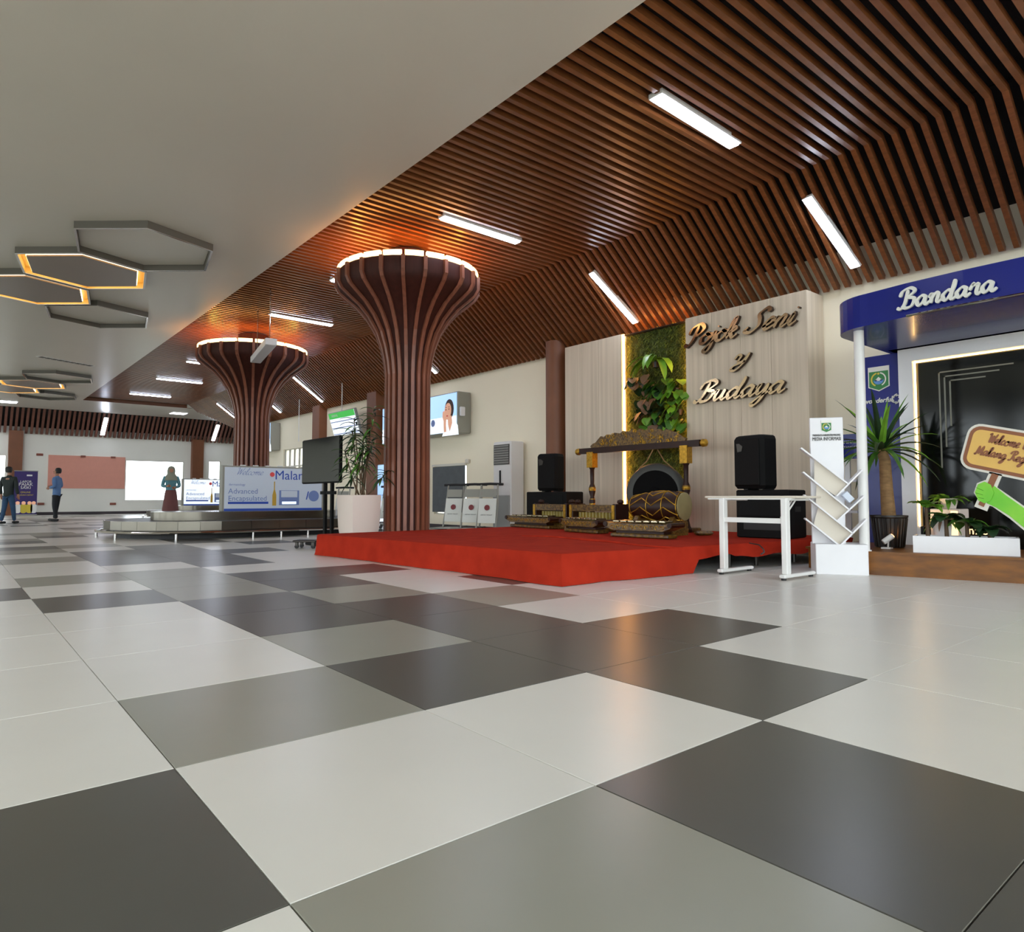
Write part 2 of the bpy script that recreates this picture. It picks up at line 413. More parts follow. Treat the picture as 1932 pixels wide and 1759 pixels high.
def window(a, b, z0, z1, axis, nx, nz, m='frame_white'):
    global wn
    fr = MB(); t = .045
    P = (lambda u, d, z: (u, YF + d, z)) if axis == 'Y' else (lambda u, d, z: (XW + d, u, z))
    for k in range(nx + 1):
        u = a + (b - a) * k / nx; fr.box2(P(max(a, u - t / 2), .04, z0), P(min(b, u + t / 2), .12, z1))
    for k in range(nz + 1):
        z = z0 + (z1 - z0) * k / nz; fr.box2(P(a, .045, max(z0, z - t / 2)), P(b, .115, min(z1, z + t / 2)))
    o = struct('window_%d' % wn, fr, m); wn += 1
    MB().box2(P(a, .075, z0), P(b, .082, z1)).build('pane', 'glass', o)
    return o
window(.2, 1.37, .9, 2.49, 'Y', 2, 1); window(5.75, 8.2, .6, 2.43, 'Y', 1, 1); window(9.33, 9.88, 1.44, 2.51, 'Y', 1, 1)
wb = window(10.92, 12.2, .35, 1.47, 'X', 2, 1)
window(19.9, 21.5, 1.2, 2.36, 'X', 4, 2)
# brown pilasters
n = 4
def pil(x0, x1, y0, y1, zt=3.5):
    global n
    struct('trim_%d' % n, MB().box2((x0, y0, 0), (x1, y1, zt)), 'pillar'); n += 1
pil(1.42, 1.9, 33.2, YF); pil(8.5, 9.0, 33.2, YF); pil(8.1, XW, 14.6, 15.1, 3.6); pil(8.1, XW, 18.1, 18.6, 3.6)
struct('trim_%d' % n, MB().lathe([(.2, 0), (.2, 3.6)], 20, (8.12, 7.8, 0)), 'pillar', smooth=True); n += 1

# ================================================================== LIGHT FITTINGS
def tube_light(p, q, label, group=None, w=.13):
    p, q = Vector(p), Vector(q); d = q - p; L = d.length
    t = thing('tube_light', label, 'ceiling light', (p + q) / 2)
    t.rotation_euler = d.to_track_quat('X', 'Z').to_euler()
    MB().box2((-L / 2 - .02, -w / 2 - .012, .0), (L / 2 + .02, w / 2 + .012, .05)).build('housing', 'metal_white', t)
    dm = MB().prism([(-w / 2, 0), (-w / 2 * .8, -.018), (w / 2 * .8, -.018), (w / 2, 0)], -L / 2, L / 2, lambda u, v, s_: (s_, u, v)).build('diffuser', 'tube', t)
    return t
flat = [(-.95, 'behind the camera over the near floor'), (2.62, 'longest in view, nearest the white ceiling edge'), (6.15, 'between the nearest one and the near column top'), (9.5, 'half hidden behind the near column'),
        (12.35, 'between the two column tops'), (15.6, 'right behind the far column'), (18.55, 'peeking out left of the far column'), (22.0, 'second from the far end of the slatted bay'), (26.0, 'closest to the far end of the slatted bay')]
flat = flat
for y, s in flat:
    tube_light((4.47, y, 4.45), (5.8, y + .03, 4.45), 'tube light on the flat slats, ' + s)
slp = [(-1.0, 'out over the blue kiosk end'), (2.47, 'above the right end of the wood panel wall'), (5.92, 'above the green moss strip'), (11.7, 'just right of the near column shaft'), 
       (17.75, 'between the two columns'), (21.0, 'just right of the far column shaft'), (24.95, 'just left of the far column shaft')]
for y, s in slp:
    tube_light((7.17, y + .08, 4.225), (8.0, y - .08, 3.56), 'tube light on the sloping slats, ' + s, w=.11)
for x, s in ((4.77, 'above the pink board'), (9.45, 'left of the far column'), (.4, 'above the leftmost brown pilaster')):
    tube_light((x + .02, 32.66, 4.2), (x - .02, 33.25, 3.5), 'white tube light on the far slat band, ' + s, w=.16)
for x, y, s in ((7.2, 30.6, 'square, beyond the slatted bay'), (1.2, 30.9, 'near the farthest honeycomb lights'), (-3.5, 30.9, 'left end'), (.9, 3.0, 'overhead near the camera'), (-4, 3, 'far left overhead'), (-4, 12, 'left of the honeycomb lights'), (-4, 21, 'left far')):
    t = thing('downlight', 'white recessed panel light in the plaster ceiling, ' + s, 'ceiling light', (x, y, ZC))
    MB().box2((-.33, -.33, -.012), (.33, .33, 0)).build('frame', 'metal_white', t)
    MB().box2((-.29, -.29, -.018), (.29, .29, -.013)).build('diffuser', 'panel_light', t)

def hexa(cx, cy, lit, label, r=.985, rot=20):
    t = thing('hexagon_frame', label, 'ceiling light', (cx, cy, ZC), math.radians(rot), 'honeycomb ceiling frames')
    def ring(r0, r1, z0, z1):
        m = MB(); vs = []
        for k in range(6):
            a = k * PI / 3
            for rr, zz in ((r0, z0), (r1, z0), (r1, z1), (r0, z1)): vs.append((rr * math.cos(a), rr * math.sin(a), zz))
        fs = []
        for k in range(6):
            j = (k + 1) % 6
            for e in range(4): fs.append((k * 4 + e, j * 4 + e, j * 4 + (e + 1) % 4, k * 4 + (e + 1) % 4))
        return m.add(vs, fs)
    fr_ = ring(r - .03, r, -.1, -.001).build('frame', 'hex_frame', t)
    ring(r - .032, r + .001, -.106, -.1).build('rim', 'chrome' if not lit else 'metal_white', fr_)
    ri = r - (.15 if lit else .04)
    hx = lambda q: [(q * math.cos(k * PI / 3), q * math.sin(k * PI / 3)) for k in range(6)]
    if lit:
        ring(r - .036, r - .03, -.1, -.001).build('glow_tint_lining', 'gold_glow_tint', t)  # inner lining coloured gold for the glow on it
        ring(ri, ri + .012, -.075, -.04).build('light_strip', 'warm_hex', t)
        MB().prism(hx(r - .036), -.012, -.001).build('backing', 'gold_glow_tint', t)
        MB().prism(hx(ri), -.1, -.013).build('centre_panel', 'hex_panel', t)
    else:
        MB().prism(hx(ri), -.014, -.001).build('back_panel', 'plaster', t)
hexa(1.61, 9.58, False, 'unlit thin-framed hexagon on the white ceiling, nearest the slatted bay')
hexa(1.08, 11.22, True, 'glowing hexagon joined to the nearest unlit hexagon')
hexa(.52, 12.9, True, 'glowing hexagon cut by the left picture edge')
hexa(1.72, 14.2, False, 'unlit hexagon just past the two near glowing ones')
hexa(2.0, 23.0, False, 'unlit hexagon at the near side of the farther honeycomb cluster')
hexa(1.5, 24.75, True, 'glowing hexagon with tip towards the far slatted bay')
hexa(.95, 26.4, True, 'second glowing hexagon of the farther cluster')
hexa(2.15, 27.6, False, 'small unlit hexagon at the far end of the honeycomb clusters')
v = thing('ceiling_vent', 'long white slotted air vent in the plaster ceiling', 'vent', (1.9, 20.3, ZC - .012), math.radians(25))
MB().box2((-.75, -.1, 0), (.75, .1, .012)).build('frame', 'metal_white', v)
for k in range(9): MB().box2((-.7 + k * .156, -.07, -.006), (-.58 + k * .156, .07, 0)).build('slot', 'grille', v)

# ================================================================== COLUMNS
PROF = [(.30, 0), (.30, 2.55), (.325, 2.75), (.37, 2.95), (.45, 3.17), (.58, 3.38), (.73, 3.55), (.88, 3.67), (1.0, 3.77), (1.05, 3.86), (1.05, 4.05)]
def column(loc, s, label):
    t = thing('column', label, 'column', loc, .1); t.scale = (s, s, 1)
    MB().lathe(PROF + [(.9, 4.05)], 44).build('core', 'core', t, smooth=True)
    N = 22
    b = MB(); hw = .025; dep = .042
    vs = []
    for r, z in PROF: vs += [(r - .004, -hw, z), (r + dep, -hw, z), (r + dep, hw, z), (r - .004, hw, z)]
    fs = [(3, 2, 1, 0)]; L = len(PROF)
    for i in range(L - 1):
        for e in range(4): fs.append((i * 4 + e, i * 4 + (e + 1) % 4, i * 4 + 4 + (e + 1) % 4, i * 4 + 4 + e))
    fs.append(tuple(range(4 * L - 4, 4 * L))); b.add(vs, fs)
    f0 = b.build('fin', 'fin', t)
    for k in range(1, N):
        o = f0.copy(); col.objects.link(o); o.parent = t; o.rotation_euler = (0, 0, 2 * PI * k / N)
    seg = MB()
    a0, a1 = .02, 2 * PI / N - .02; n_ = 4; vs = []
    for k in range(n_ + 1):
        a = a0 + (a1 - a0) * k / n_
        for r, z in ((1.0, 4.06), (1.06, 4.06), (1.06, 4.125), (1.0, 4.125)): vs.append((r * math.cos(a), r * math.sin(a), z))
    fs = [(k * 4 + e, k * 4 + (e + 1) % 4, k * 4 + 4 + (e + 1) % 4, k * 4 + 4 + e) for k in range(n_) for e in range(4)] + [(3, 2, 1, 0), tuple(range(4 * n_, 4 * n_ + 4))]
    s0 = seg.add(vs, fs).build('light_segment', 'warm_ring', t)
    for k in range(1, N):
        o = s0.copy(); col.objects.link(o); o.parent = t; o.rotation_euler = (0, 0, 2 * PI * k / N)
    MB().lathe([(.76, 4.051), (.86, 4.051), (.86, 4.06), (.76, 4.06), (.76, 4.051)], 44, cap=False).build('added_cove_light', 'warm_cove', t)  # hidden ring, added to throw the orange glow up onto the slats
    MB().lathe([(.3, 4.05), (.3, 4.44)], 24).build('neck', 'core', t)
p1 = at_D(768, 880, 10.2); p2 = at_D(474, 880, 15.5)
column((p1.x, p1.y, 0), 1.0, 'flared brown slatted column beside the red stage, glowing ring on top')
column((p2.x, p2.y, 0), 1.12, 'flared brown slatted column behind the baggage carousel banner')

# hanging sign board seen from below
a, b_ = at_D(512, 632, 12.0), at_D(482, 694, 13.6)
d = b_ - a; d.z = 0; L = d.length
t = thing('hanging_sign', 'white box sign hanging from the slats in front of the far column', 'sign', ((a.x + b_.x) / 2, (a.y + b_.y) / 2, 3.42), math.atan2(d.y, d.x))
MB().bbox((0, 0, .06), (L, .2, .12), .01).build('box', 'white', t)
for s in (-.4, .4): MB().tube([(s * L, 0, .11), (s * L, 0, 1.07)], .008, 6).build('rod', 'chrome', t)

def spline3(pts, n=6):
    P = [Vector(p) for p in pts]; P = [P[0] * 2 - P[1]] + P + [P[-1] * 2 - P[-2]]; out = []
    for i in range(1, len(P) - 2):
        for k in range(n):
            t = k / n; p0, p1, p2, p3 = P[i - 1:i + 3]
            out.append(.5 * ((2 * p1) + (p2 - p0) * t + (2 * p0 - 5 * p1 + 4 * p2 - p3) * t * t + (3 * p1 - p0 - 3 * p2 + p3) * t ** 3))
    return out + [P[-2]]
# ================================================================== STAGE
ST = .265
stage = thing('stage', 'low stage platform covered by the red carpet', 'stage', (0, 0, 0))
P_ = [(3.24, 7.08), (3.53, 2.95), (7.84, 2.5), (7.84, 7.27)]
MB().prism(P_, ST - .09, ST - .03).build('deck', 'blk_wood', stage)
for (x, y) in ((3.6, 3.2), (4.6, 3.05), (5.8, 2.8), (7.0, 2.72), (7.6, 2.7), (3.4, 6.8), (5, 5), (6.5, 5), (5, 6.9), (7.5, 7), (6.3, 2.78)):
    MB().tube([(x, y, 0), (x, y, ST - .085)], .022, 8).build('leg', 'steel_dark', stage)
cp = thing('carpet', 'red carpet draped over the low stage', 'carpet', (0, 0, 0))
def carpet():
    m = MB(); rng = random.Random(3)
    # boundary loop with hang depth: (x, y, drop to z)
    A, B, Cc, D_ = Vector((3.2, 7.11)), Vector((3.49, 2.9)), Vector((7.84, 2.44)), Vector((7.84, 7.3))
    loop = []
    def side(p, q, n, zf):
        for k in range(n):
            t = k / n; loop.append((p.lerp(q, t), (q - p).normalized(), zf(t)))
    side(A, B, 40, lambda t: .004)
    side(B, Cc, 60, lambda t: .004 if t < .37 else (.15 + .02 * math.sin(t * 30) if t < .5 else .13 + .015 * math.sin(t * 40)))
    side(Cc, D_, 20, lambda t: .25)
    side(D_, A, 40, lambda t: .004)
    n = len(loop); cen = Vector((5.6, 5.0))
    rings = []
    top_in = []; 
    def ring(off, zf, wob=0):
        r = []
        for k, (p, d, zb) in enumerate(loop):
            nrm = Vector((-d.y, d.x)) * -1.0
            nrm = nrm if nrm.dot(p - cen) > 0 else -nrm
            w = wob * (math.sin(k * .9) * .5 + math.sin(k * .37 + 1) * .7)
            q = p + nrm * (off + w) if off >= 0 else p + (cen - p).normalized() * -off
            r.append((q.x, q.y, zf(zb)))
        return r
    inner = ring(-.25, lambda zb: ST + .001)
    R = [inner, ring(-.05, lambda zb: ST + .001), ring(-.012, lambda zb: ST - .004), ring(.0, lambda zb: ST - .02),
         ring(.004, lambda zb: zb + (ST - zb) * .5, .006), ring(.012, lambda zb: zb + (ST - zb) * .12, .014), ring(.02, lambda zb: zb, .02)]
    # flared corner fold near the front right corner
    kc = 40
    for k in range(n):
        dk = abs(k - kc)
        if dk < 6:
            for ri, amt in ((4, .02), (5, .06), (6, .10)):
                p = Vector(R[ri][k]); o = (p.xy - cen).normalized() * amt * (1 - dk / 6)
                R[ri][k] = (p.x + o.x, p.y + o.y, p.z)
    vs = [v for r in R for v in r]
    fs = []
    for ri in range(len(R) - 1):
        for k in range(n):
            j = (k + 1) % n; fs.append((ri * n + k, ri * n + j, ri * n + n + j, ri * n + n + k))
    fs.append(tuple(range(n - 1, -1, -1)))
    return m.add(vs, fs)
carpet().build('cloth', 'red', cp, smooth=True)
rp = MB()
pts = [p + Vector((0, 0, .006)) for p in spline3([at_z(x, y, ST) for x, y in ((985, 1012), (1040, 1014), (1100, 1020), (1150, 1024), (1220, 1032), (1288, 1035))], 5)]
tag(rp.tube(pts, [.004 + .016 * math.sin(PI * k / (len(pts) - 1)) for k in range(len(pts))], 6).build('carpet_seam', 'red', cp, smooth=True))

# ================================================================== FEATURE WALL
XFW = 7.9
ZT = 3.39
fw = thing('panel_wall', 'pale wood panel wall carrying the script lettering behind the stage', 'panel wall', (XFW, 0, 0))
struct_l = MB()
yb = [7.35, 6.95, 6.55, 6.04]
for a, b_ in zip(yb, yb[1:]): MB().box2((0, b_ + .002, 0), (.44, a - .002, ZT)).build('panel', 'panel_wood', fw)
yb = [4.80, 4.35, 3.9, 3.45, 2.95]
for a, b_ in zip(yb, yb[1:]): MB().box2((0, b_ + .002, 0), (.44, a - .002, ZT)).build('panel', 'panel_wood', fw)
MB().box2((.12, 4.80, 0), (.44, 6.04, ZT)).build('recess_back', 'moss', fw)
MB().box2((.025, 6.022, ST), (.06, 6.036, ZT)).build('light_strip', 'warm', fw)
MB().box2((.03, 4.802, ST), (.06, 4.814, ZT)).build('light_strip', 'warm', fw)
MB().box2((.02, 4.83, ZT - .03), (.12, 6.01, ZT - .02)).build('added_strip_shield', 'black', fw)  # board added to stop the top strip shining down on the moss
MB().box2((.05, 4.85, ZT - .019), (.07, 5.99, ZT - .012)).build('light_strip', 'warm_cove', fw)
gr = MB(); rg = random.Random(5)
for k in range(5200):
    y = rg.uniform(4.82, 6.0); z = rg.uniform(.3, ZT - .02)
    a = rg.uniform(-1, 1); l = rg.uniform(.04, .09); dy, dz = math.sin(a) * l, -math.cos(a) * l * rg.choice((1, 1, -.6)); w = .009
    x = .12; xo = .12 - rg.uniform(.03, .085)
    gr.add([(x, y - w, z), (x, y + w, z), (xo, y + dy + w * .4, z + dz), (xo, y + dy - w * .4, z + dz)], [(0, 1, 2, 3)])
tag(gr.build('moss', 'grassblade', fw), kind='stuff')

# wall plants in front of the moss
def heart(t): return (math.sin(PI * min(1, t * .93 + .07)) ** .55) * (1.15 - .5 * t)
def wall_plant(name, label, y, z, n, ln, wd_, m, seed, droop=1.2, shape=None, spread=1.0, up=.4):
    rg = random.Random(seed)
    t = thing(name, label, 'plant', (XFW + .1, y, z), 0, 'plants on the moss strip')
    MB().lathe([(.05, -.08), (.065, .0), (.06, .0), (.045, -.07)], 10, (-.05, 0, 0)).build('pot', 'pot_black', t)
    for k in range(n):
        a = (k + .5) / n * PI + rg.uniform(-.25, .25) + PI / 2
        d = Vector((-rg.uniform(.25, .7), rg.uniform(-1, 1) * spread, up + rg.uniform(-.3, .3)))
        l = ln * rg.uniform(.75, 1.15)
        base = Vector((-.05, 0, .0)); sp = Vector((-rg.uniform(.02, .12), rg.uniform(-.2, .2), rg.uniform(-.12, .16))) if up < 0 else d.normalized() * .04
        b = MB(); b.leaf(base + sp, d, l, wd_ * rg.uniform(.8, 1.2), droop, 5, .12, shape)
        lf = b.build('leaf', rg.choice(m), t, smooth=True)
        MB().tube([base, base + sp], .004, 5).build('stalk', 'leaf_dark', lf)
wall_plant('fern', 'bright long-leaved fern at the top of the moss strip', 5.38, 2.83, 11, .55, .12, ['leaf_light'], 1, 2.6, None, 1.0, .7)
spec = [(5.62, 2.5, ['leaf_pink', 'leaf_dark'], 'brown-leaved plant on the upper left of the moss strip'), (5.3, 2.42, ['leaf_dark', 'leaf'], 'dark round-leaved plant below the bright fern'),
        (5.02, 2.38, ['leaf_light', 'leaf'], 'green plant on the upper right of the moss strip'), (5.55, 2.12, ['leaf_dark', 'leaf_pink'], 'dark leafy plant midway down on the left of the moss'),
        (5.2, 2.08, ['leaf_dark', 'leaf_dark', 'leaf'], 'darkest broad-leaved plant midway on the moss strip'), (4.97, 2.05, ['leaf_light', 'leaf_light', 'leaf'], 'bright green plant midway by the right moss edge'),
        (5.5, 1.82, ['leaf', 'leaf_light'], 'green plant low on the left, above the gong crossbar'), (5.2, 1.76, ['leaf_pink', 'leaf_dark'], 'pinkish-leaved plant low above the gong crossbar'), (4.97, 1.78, ['leaf_light', 'leaf'], 'light green plant low by the right moss edge')]
for i, (y, z, m, s) in enumerate(spec): wall_plant('pothos', s, y, z, 14, .19, .16, m, 20 + i, .5, heart, .7, -.55)

# ------------------------------------------------------------------ script lettering
GL = {
 'a': ([[(.78, .85), (.42, 1.0), (.06, .55), (.25, .02), (.58, .3), (.8, .98)], [(.8, .98), (.72, .3), (.88, 0), (1.15, .28)]], 1.08),
 'o': ([[(.5, 1.0), (.05, .6), (.15, .05), (.55, .02), (.82, .5), (.5, 1.0), (.62, .82), (1.05, .85)]], .98),
 'n': ([[(-.05, .6), (.18, 1.0), (.16, 0)], [(.16, .35), (.5, 1.0), (.72, .8), (.66, .2), (.8, 0), (1.08, .28)]], 1.02),
 'm': ([[(-.05, .6), (.18, 1.0), (.16, 0)], [(.16, .35), (.42, 1.0), (.56, .8), (.54, 0)], [(.54, .35), (.82, 1.0), (.98, .8), (.94, .2), (1.06, 0), (1.3, .28)]], 1.25),
 'i': ([[(-.05, .3), (.22, 1.0), (.18, .2), (.34, 0), (.6, .28)], [(.3, 1.4), (.36, 1.5)]], .52),
 'j': ([[(-.05, .4), (.28, 1.0), (.26, -.5), (0, -1.0), (-.3, -.75), (.1, -.2), (.6, .28)], [(.36, 1.4), (.42, 1.5)]], .52),
 'k': ([[(-.05, .2), (.35, 1.3), (.35, 2.0), (.14, 1.6), (.08, 0)], [(.1, .45), (.5, 1.0), (.66, .75), (.2, .5)], [(.25, .52), (.6, .04), (.95, .28)]], .9),
 'e': ([[(-.05, .25), (.45, .55), (.55, .92), (.3, 1.0), (.06, .5), (.3, 0), (.78, .28)]], .72),
 'u': ([[(-.05, .6), (.16, 1.0), (.12, .3), (.3, 0), (.6, .4), (.72, 1.0)], [(.72, 1.0), (.68, .25), (.84, 0), (1.1, .28)]], 1.04),
 'd': ([[(.78, .85), (.42, 1.0), (.06, .55), (.25, .02), (.58, .3), (.86, 1.2), (.92, 2.0)], [(.92, 2.0), (.74, .3), (.9, 0), (1.18, .28)]], 1.1),
 'y': ([[(-.05, .6), (.16, 1.0), (.12, .4), (.3, .08), (.6, .5), (.74, 1.0)], [(.74, 1.0), (.64, -.4), (.34, -1.0), (.08, -.8), (.5, -.2), (1.05, .28)]], .98),
 'r': ([[(-.05, .5), (.2, 1.12), (.26, .95), (.56, 1.0), (.5, .3), (.64, 0), (.92, .28)]], .84),
 'l': ([[(-.05, .25), (.42, 1.5), (.34, 2.0), (.14, 1.4), (.18, .2), (.34, 0), (.6, .28)]], .52),
 'c': ([[(.6, .85), (.36, 1.0), (.05, .5), (.28, 0), (.75, .28)]], .7),
 't': ([[(.25, 1.7), (.15, .3), (.3, 0), (.58, .28)], [(-.1, 1.05), (.55, 1.1)]], .5),
 'g': ([[(.78, .85), (.42, 1.0), (.06, .55), (.25, .02), (.58, .3), (.8, .98)], [(.8, .98), (.68, -.4), (.36, -1.0), (.1, -.8), (.5, -.2), (1.1, .28)]], 1.04),
 'P': ([[(.55, 1.95), (.4, .6), (.08, 0), (-.3, .2)], [(-.2, 1.2), (.0, 1.85), (.7, 2.1), (1.15, 1.6), (.85, 1.05), (.45, 1.0)]], 1.2),
 'S': ([[(1.15, 1.7), (.85, 2.1), (.42, 1.7), (.62, 1.1), (.7, .5), (.3, 0), (-.2, .2), (-.05, .6)]], 1.12),
 'B': ([[(.5, 1.95), (.35, .6), (.05, 0), (-.3, .15)], [(-.15, 1.3), (.05, 1.9), (.7, 2.1), (1.05, 1.7), (.5, 1.1)], [(.5, 1.1), (1.1, .9), (.95, .15), (.42, 0), (.15, .35)]], 1.3),
 'M': ([[(-.2, .2), (.1, 0), (.35, 1.9)], [(.35, 1.9), (.6, .1)], [(.6, .1), (1.2, 2.0)], [(1.2, 2.0), (1.15, .3), (1.3, 0), (1.55, .28)]], 1.5),
 'W': ([[(-.2, 1.7), (.15, 2.0), (.2, 0)], [(.2, 0), (.7, 1.7)], [(.7, 1.7), (.75, 0)], [(.75, 0), (1.35, 2.1)]], 1.3),
 'R': ([[(.5, 1.95), (.35, .6), (.05, 0), (-.3, .15)], [(-.15, 1.3), (.05, 1.9), (.7, 2.1), (1.05, 1.7), (.5, 1.05)], [(.5, 1.05), (.85, .2), (1.2, .1)]], 1.2),
 '&': ([[(-.1, 1.4), (.1, 1.9), (.42, 1.7), (.36, 1.1), (.62, .95), (.95, 1.4), (1.15, 2.0)], [(1.15, 2.0), (.95, .8), (.5, 0), (.0, .1), (.1, .55), (.6, .8), (1.1, 1.0)]], 1.3),
}
def spline(pts, n=7):
    P = [Vector(p) for p in pts]; P = [P[0] * 2 - P[1]] + P + [P[-1] * 2 - P[-2]]; out = []
    for i in range(1, len(P) - 2):
        for k in range(n):
            t = k / n; p0, p1, p2, p3 = P[i - 1:i + 3]
            out.append(.5 * ((2 * p1) + (p2 - p0) * t + (2 * p0 - 5 * p1 + 4 * p2 - p3) * t * t + (3 * p1 - p0 - 3 * p2 + p3) * t ** 3))
    return out + [P[-2]]
def script(word, size, parent, m, org, depth=.045, w=.23, slant=.38, thin=.3, name='letter', sx=1.0, standoff=0.0, side=None):
    """written letters, baseline starting at org (local x right, y away, z up)"""
    x = 0.0; k0 = 0
    for ch in word:
        if ch == ' ': x += .7; continue
        st, adv = GL[ch]; b = MB()
        for si, s_ in enumerate(st):
            P = spline(s_, 6)
            P = [Vector(((p.x + x + slant * p.y) * size * sx, p.y * size)) for p in P]; vs = []; n_ = len(P)
            for i, p in enumerate(P):
                d = (P[min(i + 1, n_ - 1)] - P[max(i - 1, 0)])
                d = d.normalized() if d.length > 1e-6 else Vector((1, 0))
                an = abs(math.sin(math.atan2(d.y, d.x) - .5)); hw = w * size * (thin + (1 - thin) * an) * (.55 if i in (0, n_ - 1) else 1)
                nn = Vector((-d.y, d.x)) * hw; e = .0006 * (si + k0 % 2)
                for q, dy in ((p + nn, -depth - e), (p - nn, -depth - e), (p - nn, 0), (p + nn, 0)):
                    vs.append((org[0] + q.x, org[1] - standoff + dy, org[2] + q.y))
            q4 = lambda i, e: (i * 4 + e, i * 4 + 4 + e, i * 4 + 4 + (e + 1) % 4, i * 4 + (e + 1) % 4)
            b.cur = 0; o_ = len(b.v); b.add(vs, [q4(i, 0) for i in range(n_ - 1)]); b.cur = 1
            sf = [q4(i, e) for i in range(n_ - 1) for e in (1, 2, 3)] + [(0, 1, 2, 3), tuple(range(4 * n_ - 1, 4 * n_ - 5, -1))]
            for f_ in sf: b.f.append([v + o_ for v in f_]); b.mi.append(1)
        b.build(name, [m, side or m], parent); x += adv; k0 += 1
    return x * size * sx
def word_sign(word, p0, p1, xh, label, m, cat='sign', **kw):
    """letters on the plane x=const from p0 (left) to p1 (right); xh = x-height"""
    wid = sum(.7 if c == ' ' else GL[c][1] for c in word) + .3
    Ls = abs(p1.y - p0.y); t = thing('sign_lettering', label, cat, (p0.x, p0.y, p0.z), FX)
    script(word, xh, t, m, (0, 0, 0), sx=Ls / (wid * xh), depth=.06, side='letter_side', **kw)
word_sign('Pojok', at_X(1300, 655, 7.885), at_X(1398, 636, 7.885), .135, 'mirror-polished script word at the top left of the wood panel wall', 'mirror_gold')
word_sign('Seni', at_X(1412, 630, 7.885), at_X(1510, 615, 7.885), .135, 'mirror-polished script word at the top right of the wood panel wall', 'mirror_gold')
word_sign('&', at_X(1382, 701, 7.885), at_X(1414, 695, 7.885), .105, 'mirror-polished ampersand between the words on the wood panel wall', 'mirror_gold')
word_sign('Budaya', at_X(1318, 760, 7.885), at_X(1490, 745, 7.885), .135, 'mirror-polished script word lowest on the wood panel wall', 'mirror_gold')

# ================================================================== SPEAKERS
def speaker(loc, rz, label, h=.62, w=.37, d=.36):
    t = thing('loudspeaker', label, 'speaker', loc, rz)
    body = [(-w / 2, 0), (-w / 2, -d * .55), (-w / 2 + .03, -d * .7), (w / 2 - .03, -d * .7), (w / 2, -d * .55), (w / 2, 0), (w / 4, d * .3), (-w / 4, d * .3)]
    m = MB(); n_ = len(body); rings = []
    for z, s in ((.012, .9), (.05, 1), (h - .05, 1), (h - .015, .93), (h, .82)): rings += [(u * s, v_ * s, z) for u, v_ in body]
    fs = [tuple(range(n_ - 1, -1, -1)), tuple(range(4 * n_, 5 * n_))] + [(k * n_ + i, k * n_ + (i + 1) % n_, k * n_ + n_ + (i + 1) % n_, k * n_ + n_ + i) for k in range(4) for i in range(n_)]
    m.add(rings, fs).build('cabinet', 'blk', t)
    MB().bbox((0, -d * .715, h * .5), (w - .07, .02, h - .1), .008).build('grille', 'blk_wood', t)
    MB().prism([(-.045, .05), (.0, .05), (.045, .015), (.03, -.04), (-.03, -.05)], -d * .715 - .016, -d * .715 - .01, lambda u, v_, s: (u - .09, s, v_ + h * .77)).build('badge', 'steel_dark', t)
    for sx in (-.11, .11): MB().box((sx, -.05, .006), (.06, .2, .012)).build('foot', 'rubber', t)
    return t
def sub(loc, rz, label, w=.62, d=.5, h=.555):
    t = thing('subwoofer', label, 'speaker', loc, rz)
    MB().bbox((0, 0, h / 2), (w, d, h), .012).build('cabinet', 'blk_wood', t)
    MB().bbox((0, -d / 2 - .006, h * .68), (w * .84, .014, h * .46), .005).build('grille', 'blk', t)
    MB().box((0, -d / 2 - .002, h * .25), (w * .7, .012, .09)).build('port', 'rubber', t)
    for s in (-1, 1): MB().box((s * w / 2, 0, h * .6), (.012, .16, .06)).build('handle', 'rubber', t)
    return t
sb = at_D(1448, 970, 7.95)
sub((sb.x + .08, sb.y, ST + .003), FX + .1, 'black subwoofer on the stage right of the drum')
speaker((sb.x + .06, sb.y + .1, ST + .56), FX - .15, 'black loudspeaker on the subwoofer behind the white table', .64, .42)
sb = at_D(1045, 940, 11.25)
sub((sb.x, sb.y - .02, ST + .003), FX + .2, 'black subwoofer at the back left of the stage', .8, .5, .56)
speaker((sb.x, sb.y, ST + .565), FX + .3, 'black loudspeaker by the round brown pilaster, left of the gong stand', .62, .38)

# ================================================================== GONG AND GAMELAN
XG = 7.2
t = thing('gong_stand', 'carved gold and dark wood gong frame on the red stage', 'gong stand', (XG, 5.2, ST))
ya, ybb = 6.05 - 5.2, 4.32 - 5.2
for y in (ya, ybb):
    prof = [(.07, 0), (.075, .04), (.05, .08), (.032, .16), (.045, .34), (.05, .42), (.03, .48), (.052, .56), (.055, .62), (.03, .68), (.034, .9), (.05, .93)]
    o = MB().lathe(prof, 12, (0, y, 0)).build('post', 'darkwood', t, smooth=True)
    MB().box((0, y, 1.05), (.12, .12, .24)).build('capital', 'gold', o)
    MB().lathe([(.052, .57), (.058, .6), (.052, .63)], 12, (0, y, 0)).build('collar', 'gold', o)
    MB().lathe([(.04, .27), (.049, .36), (.042, .45)], 12, (0, y, 0)).build('gilding', 'gold', o)
    MB().bbox((0, y, .03), (.5, .12, .06), .012).build('foot', 'carved', o)
MB().box2((-.04, ybb - .24, 1.15), (.04, ya + .24, 1.235)).build('crossbar', 'darkwood', t)
for s, y in ((1, ya + .24), (-1, ybb - .24)):
    MB().lathe([(.03, 0), (.055, .03), (.05, .08), (.02, .1)], 12, (0, y, 1.19), (0, s, 0)).build('finial', 'gold', t, smooth=True)
crest = []
for k in range(33):
    u = k / 32; y = ya + .02 + (ybb - ya - .04) * u
    h = .11 + .11 * (1 - abs(2 * u - 1)) ** .6 + .018 * math.sin(k * 2.2)
    crest.append((y, 1.235 + h * min(1, 6 * u + .25, 6 * (1 - u) + .25)))
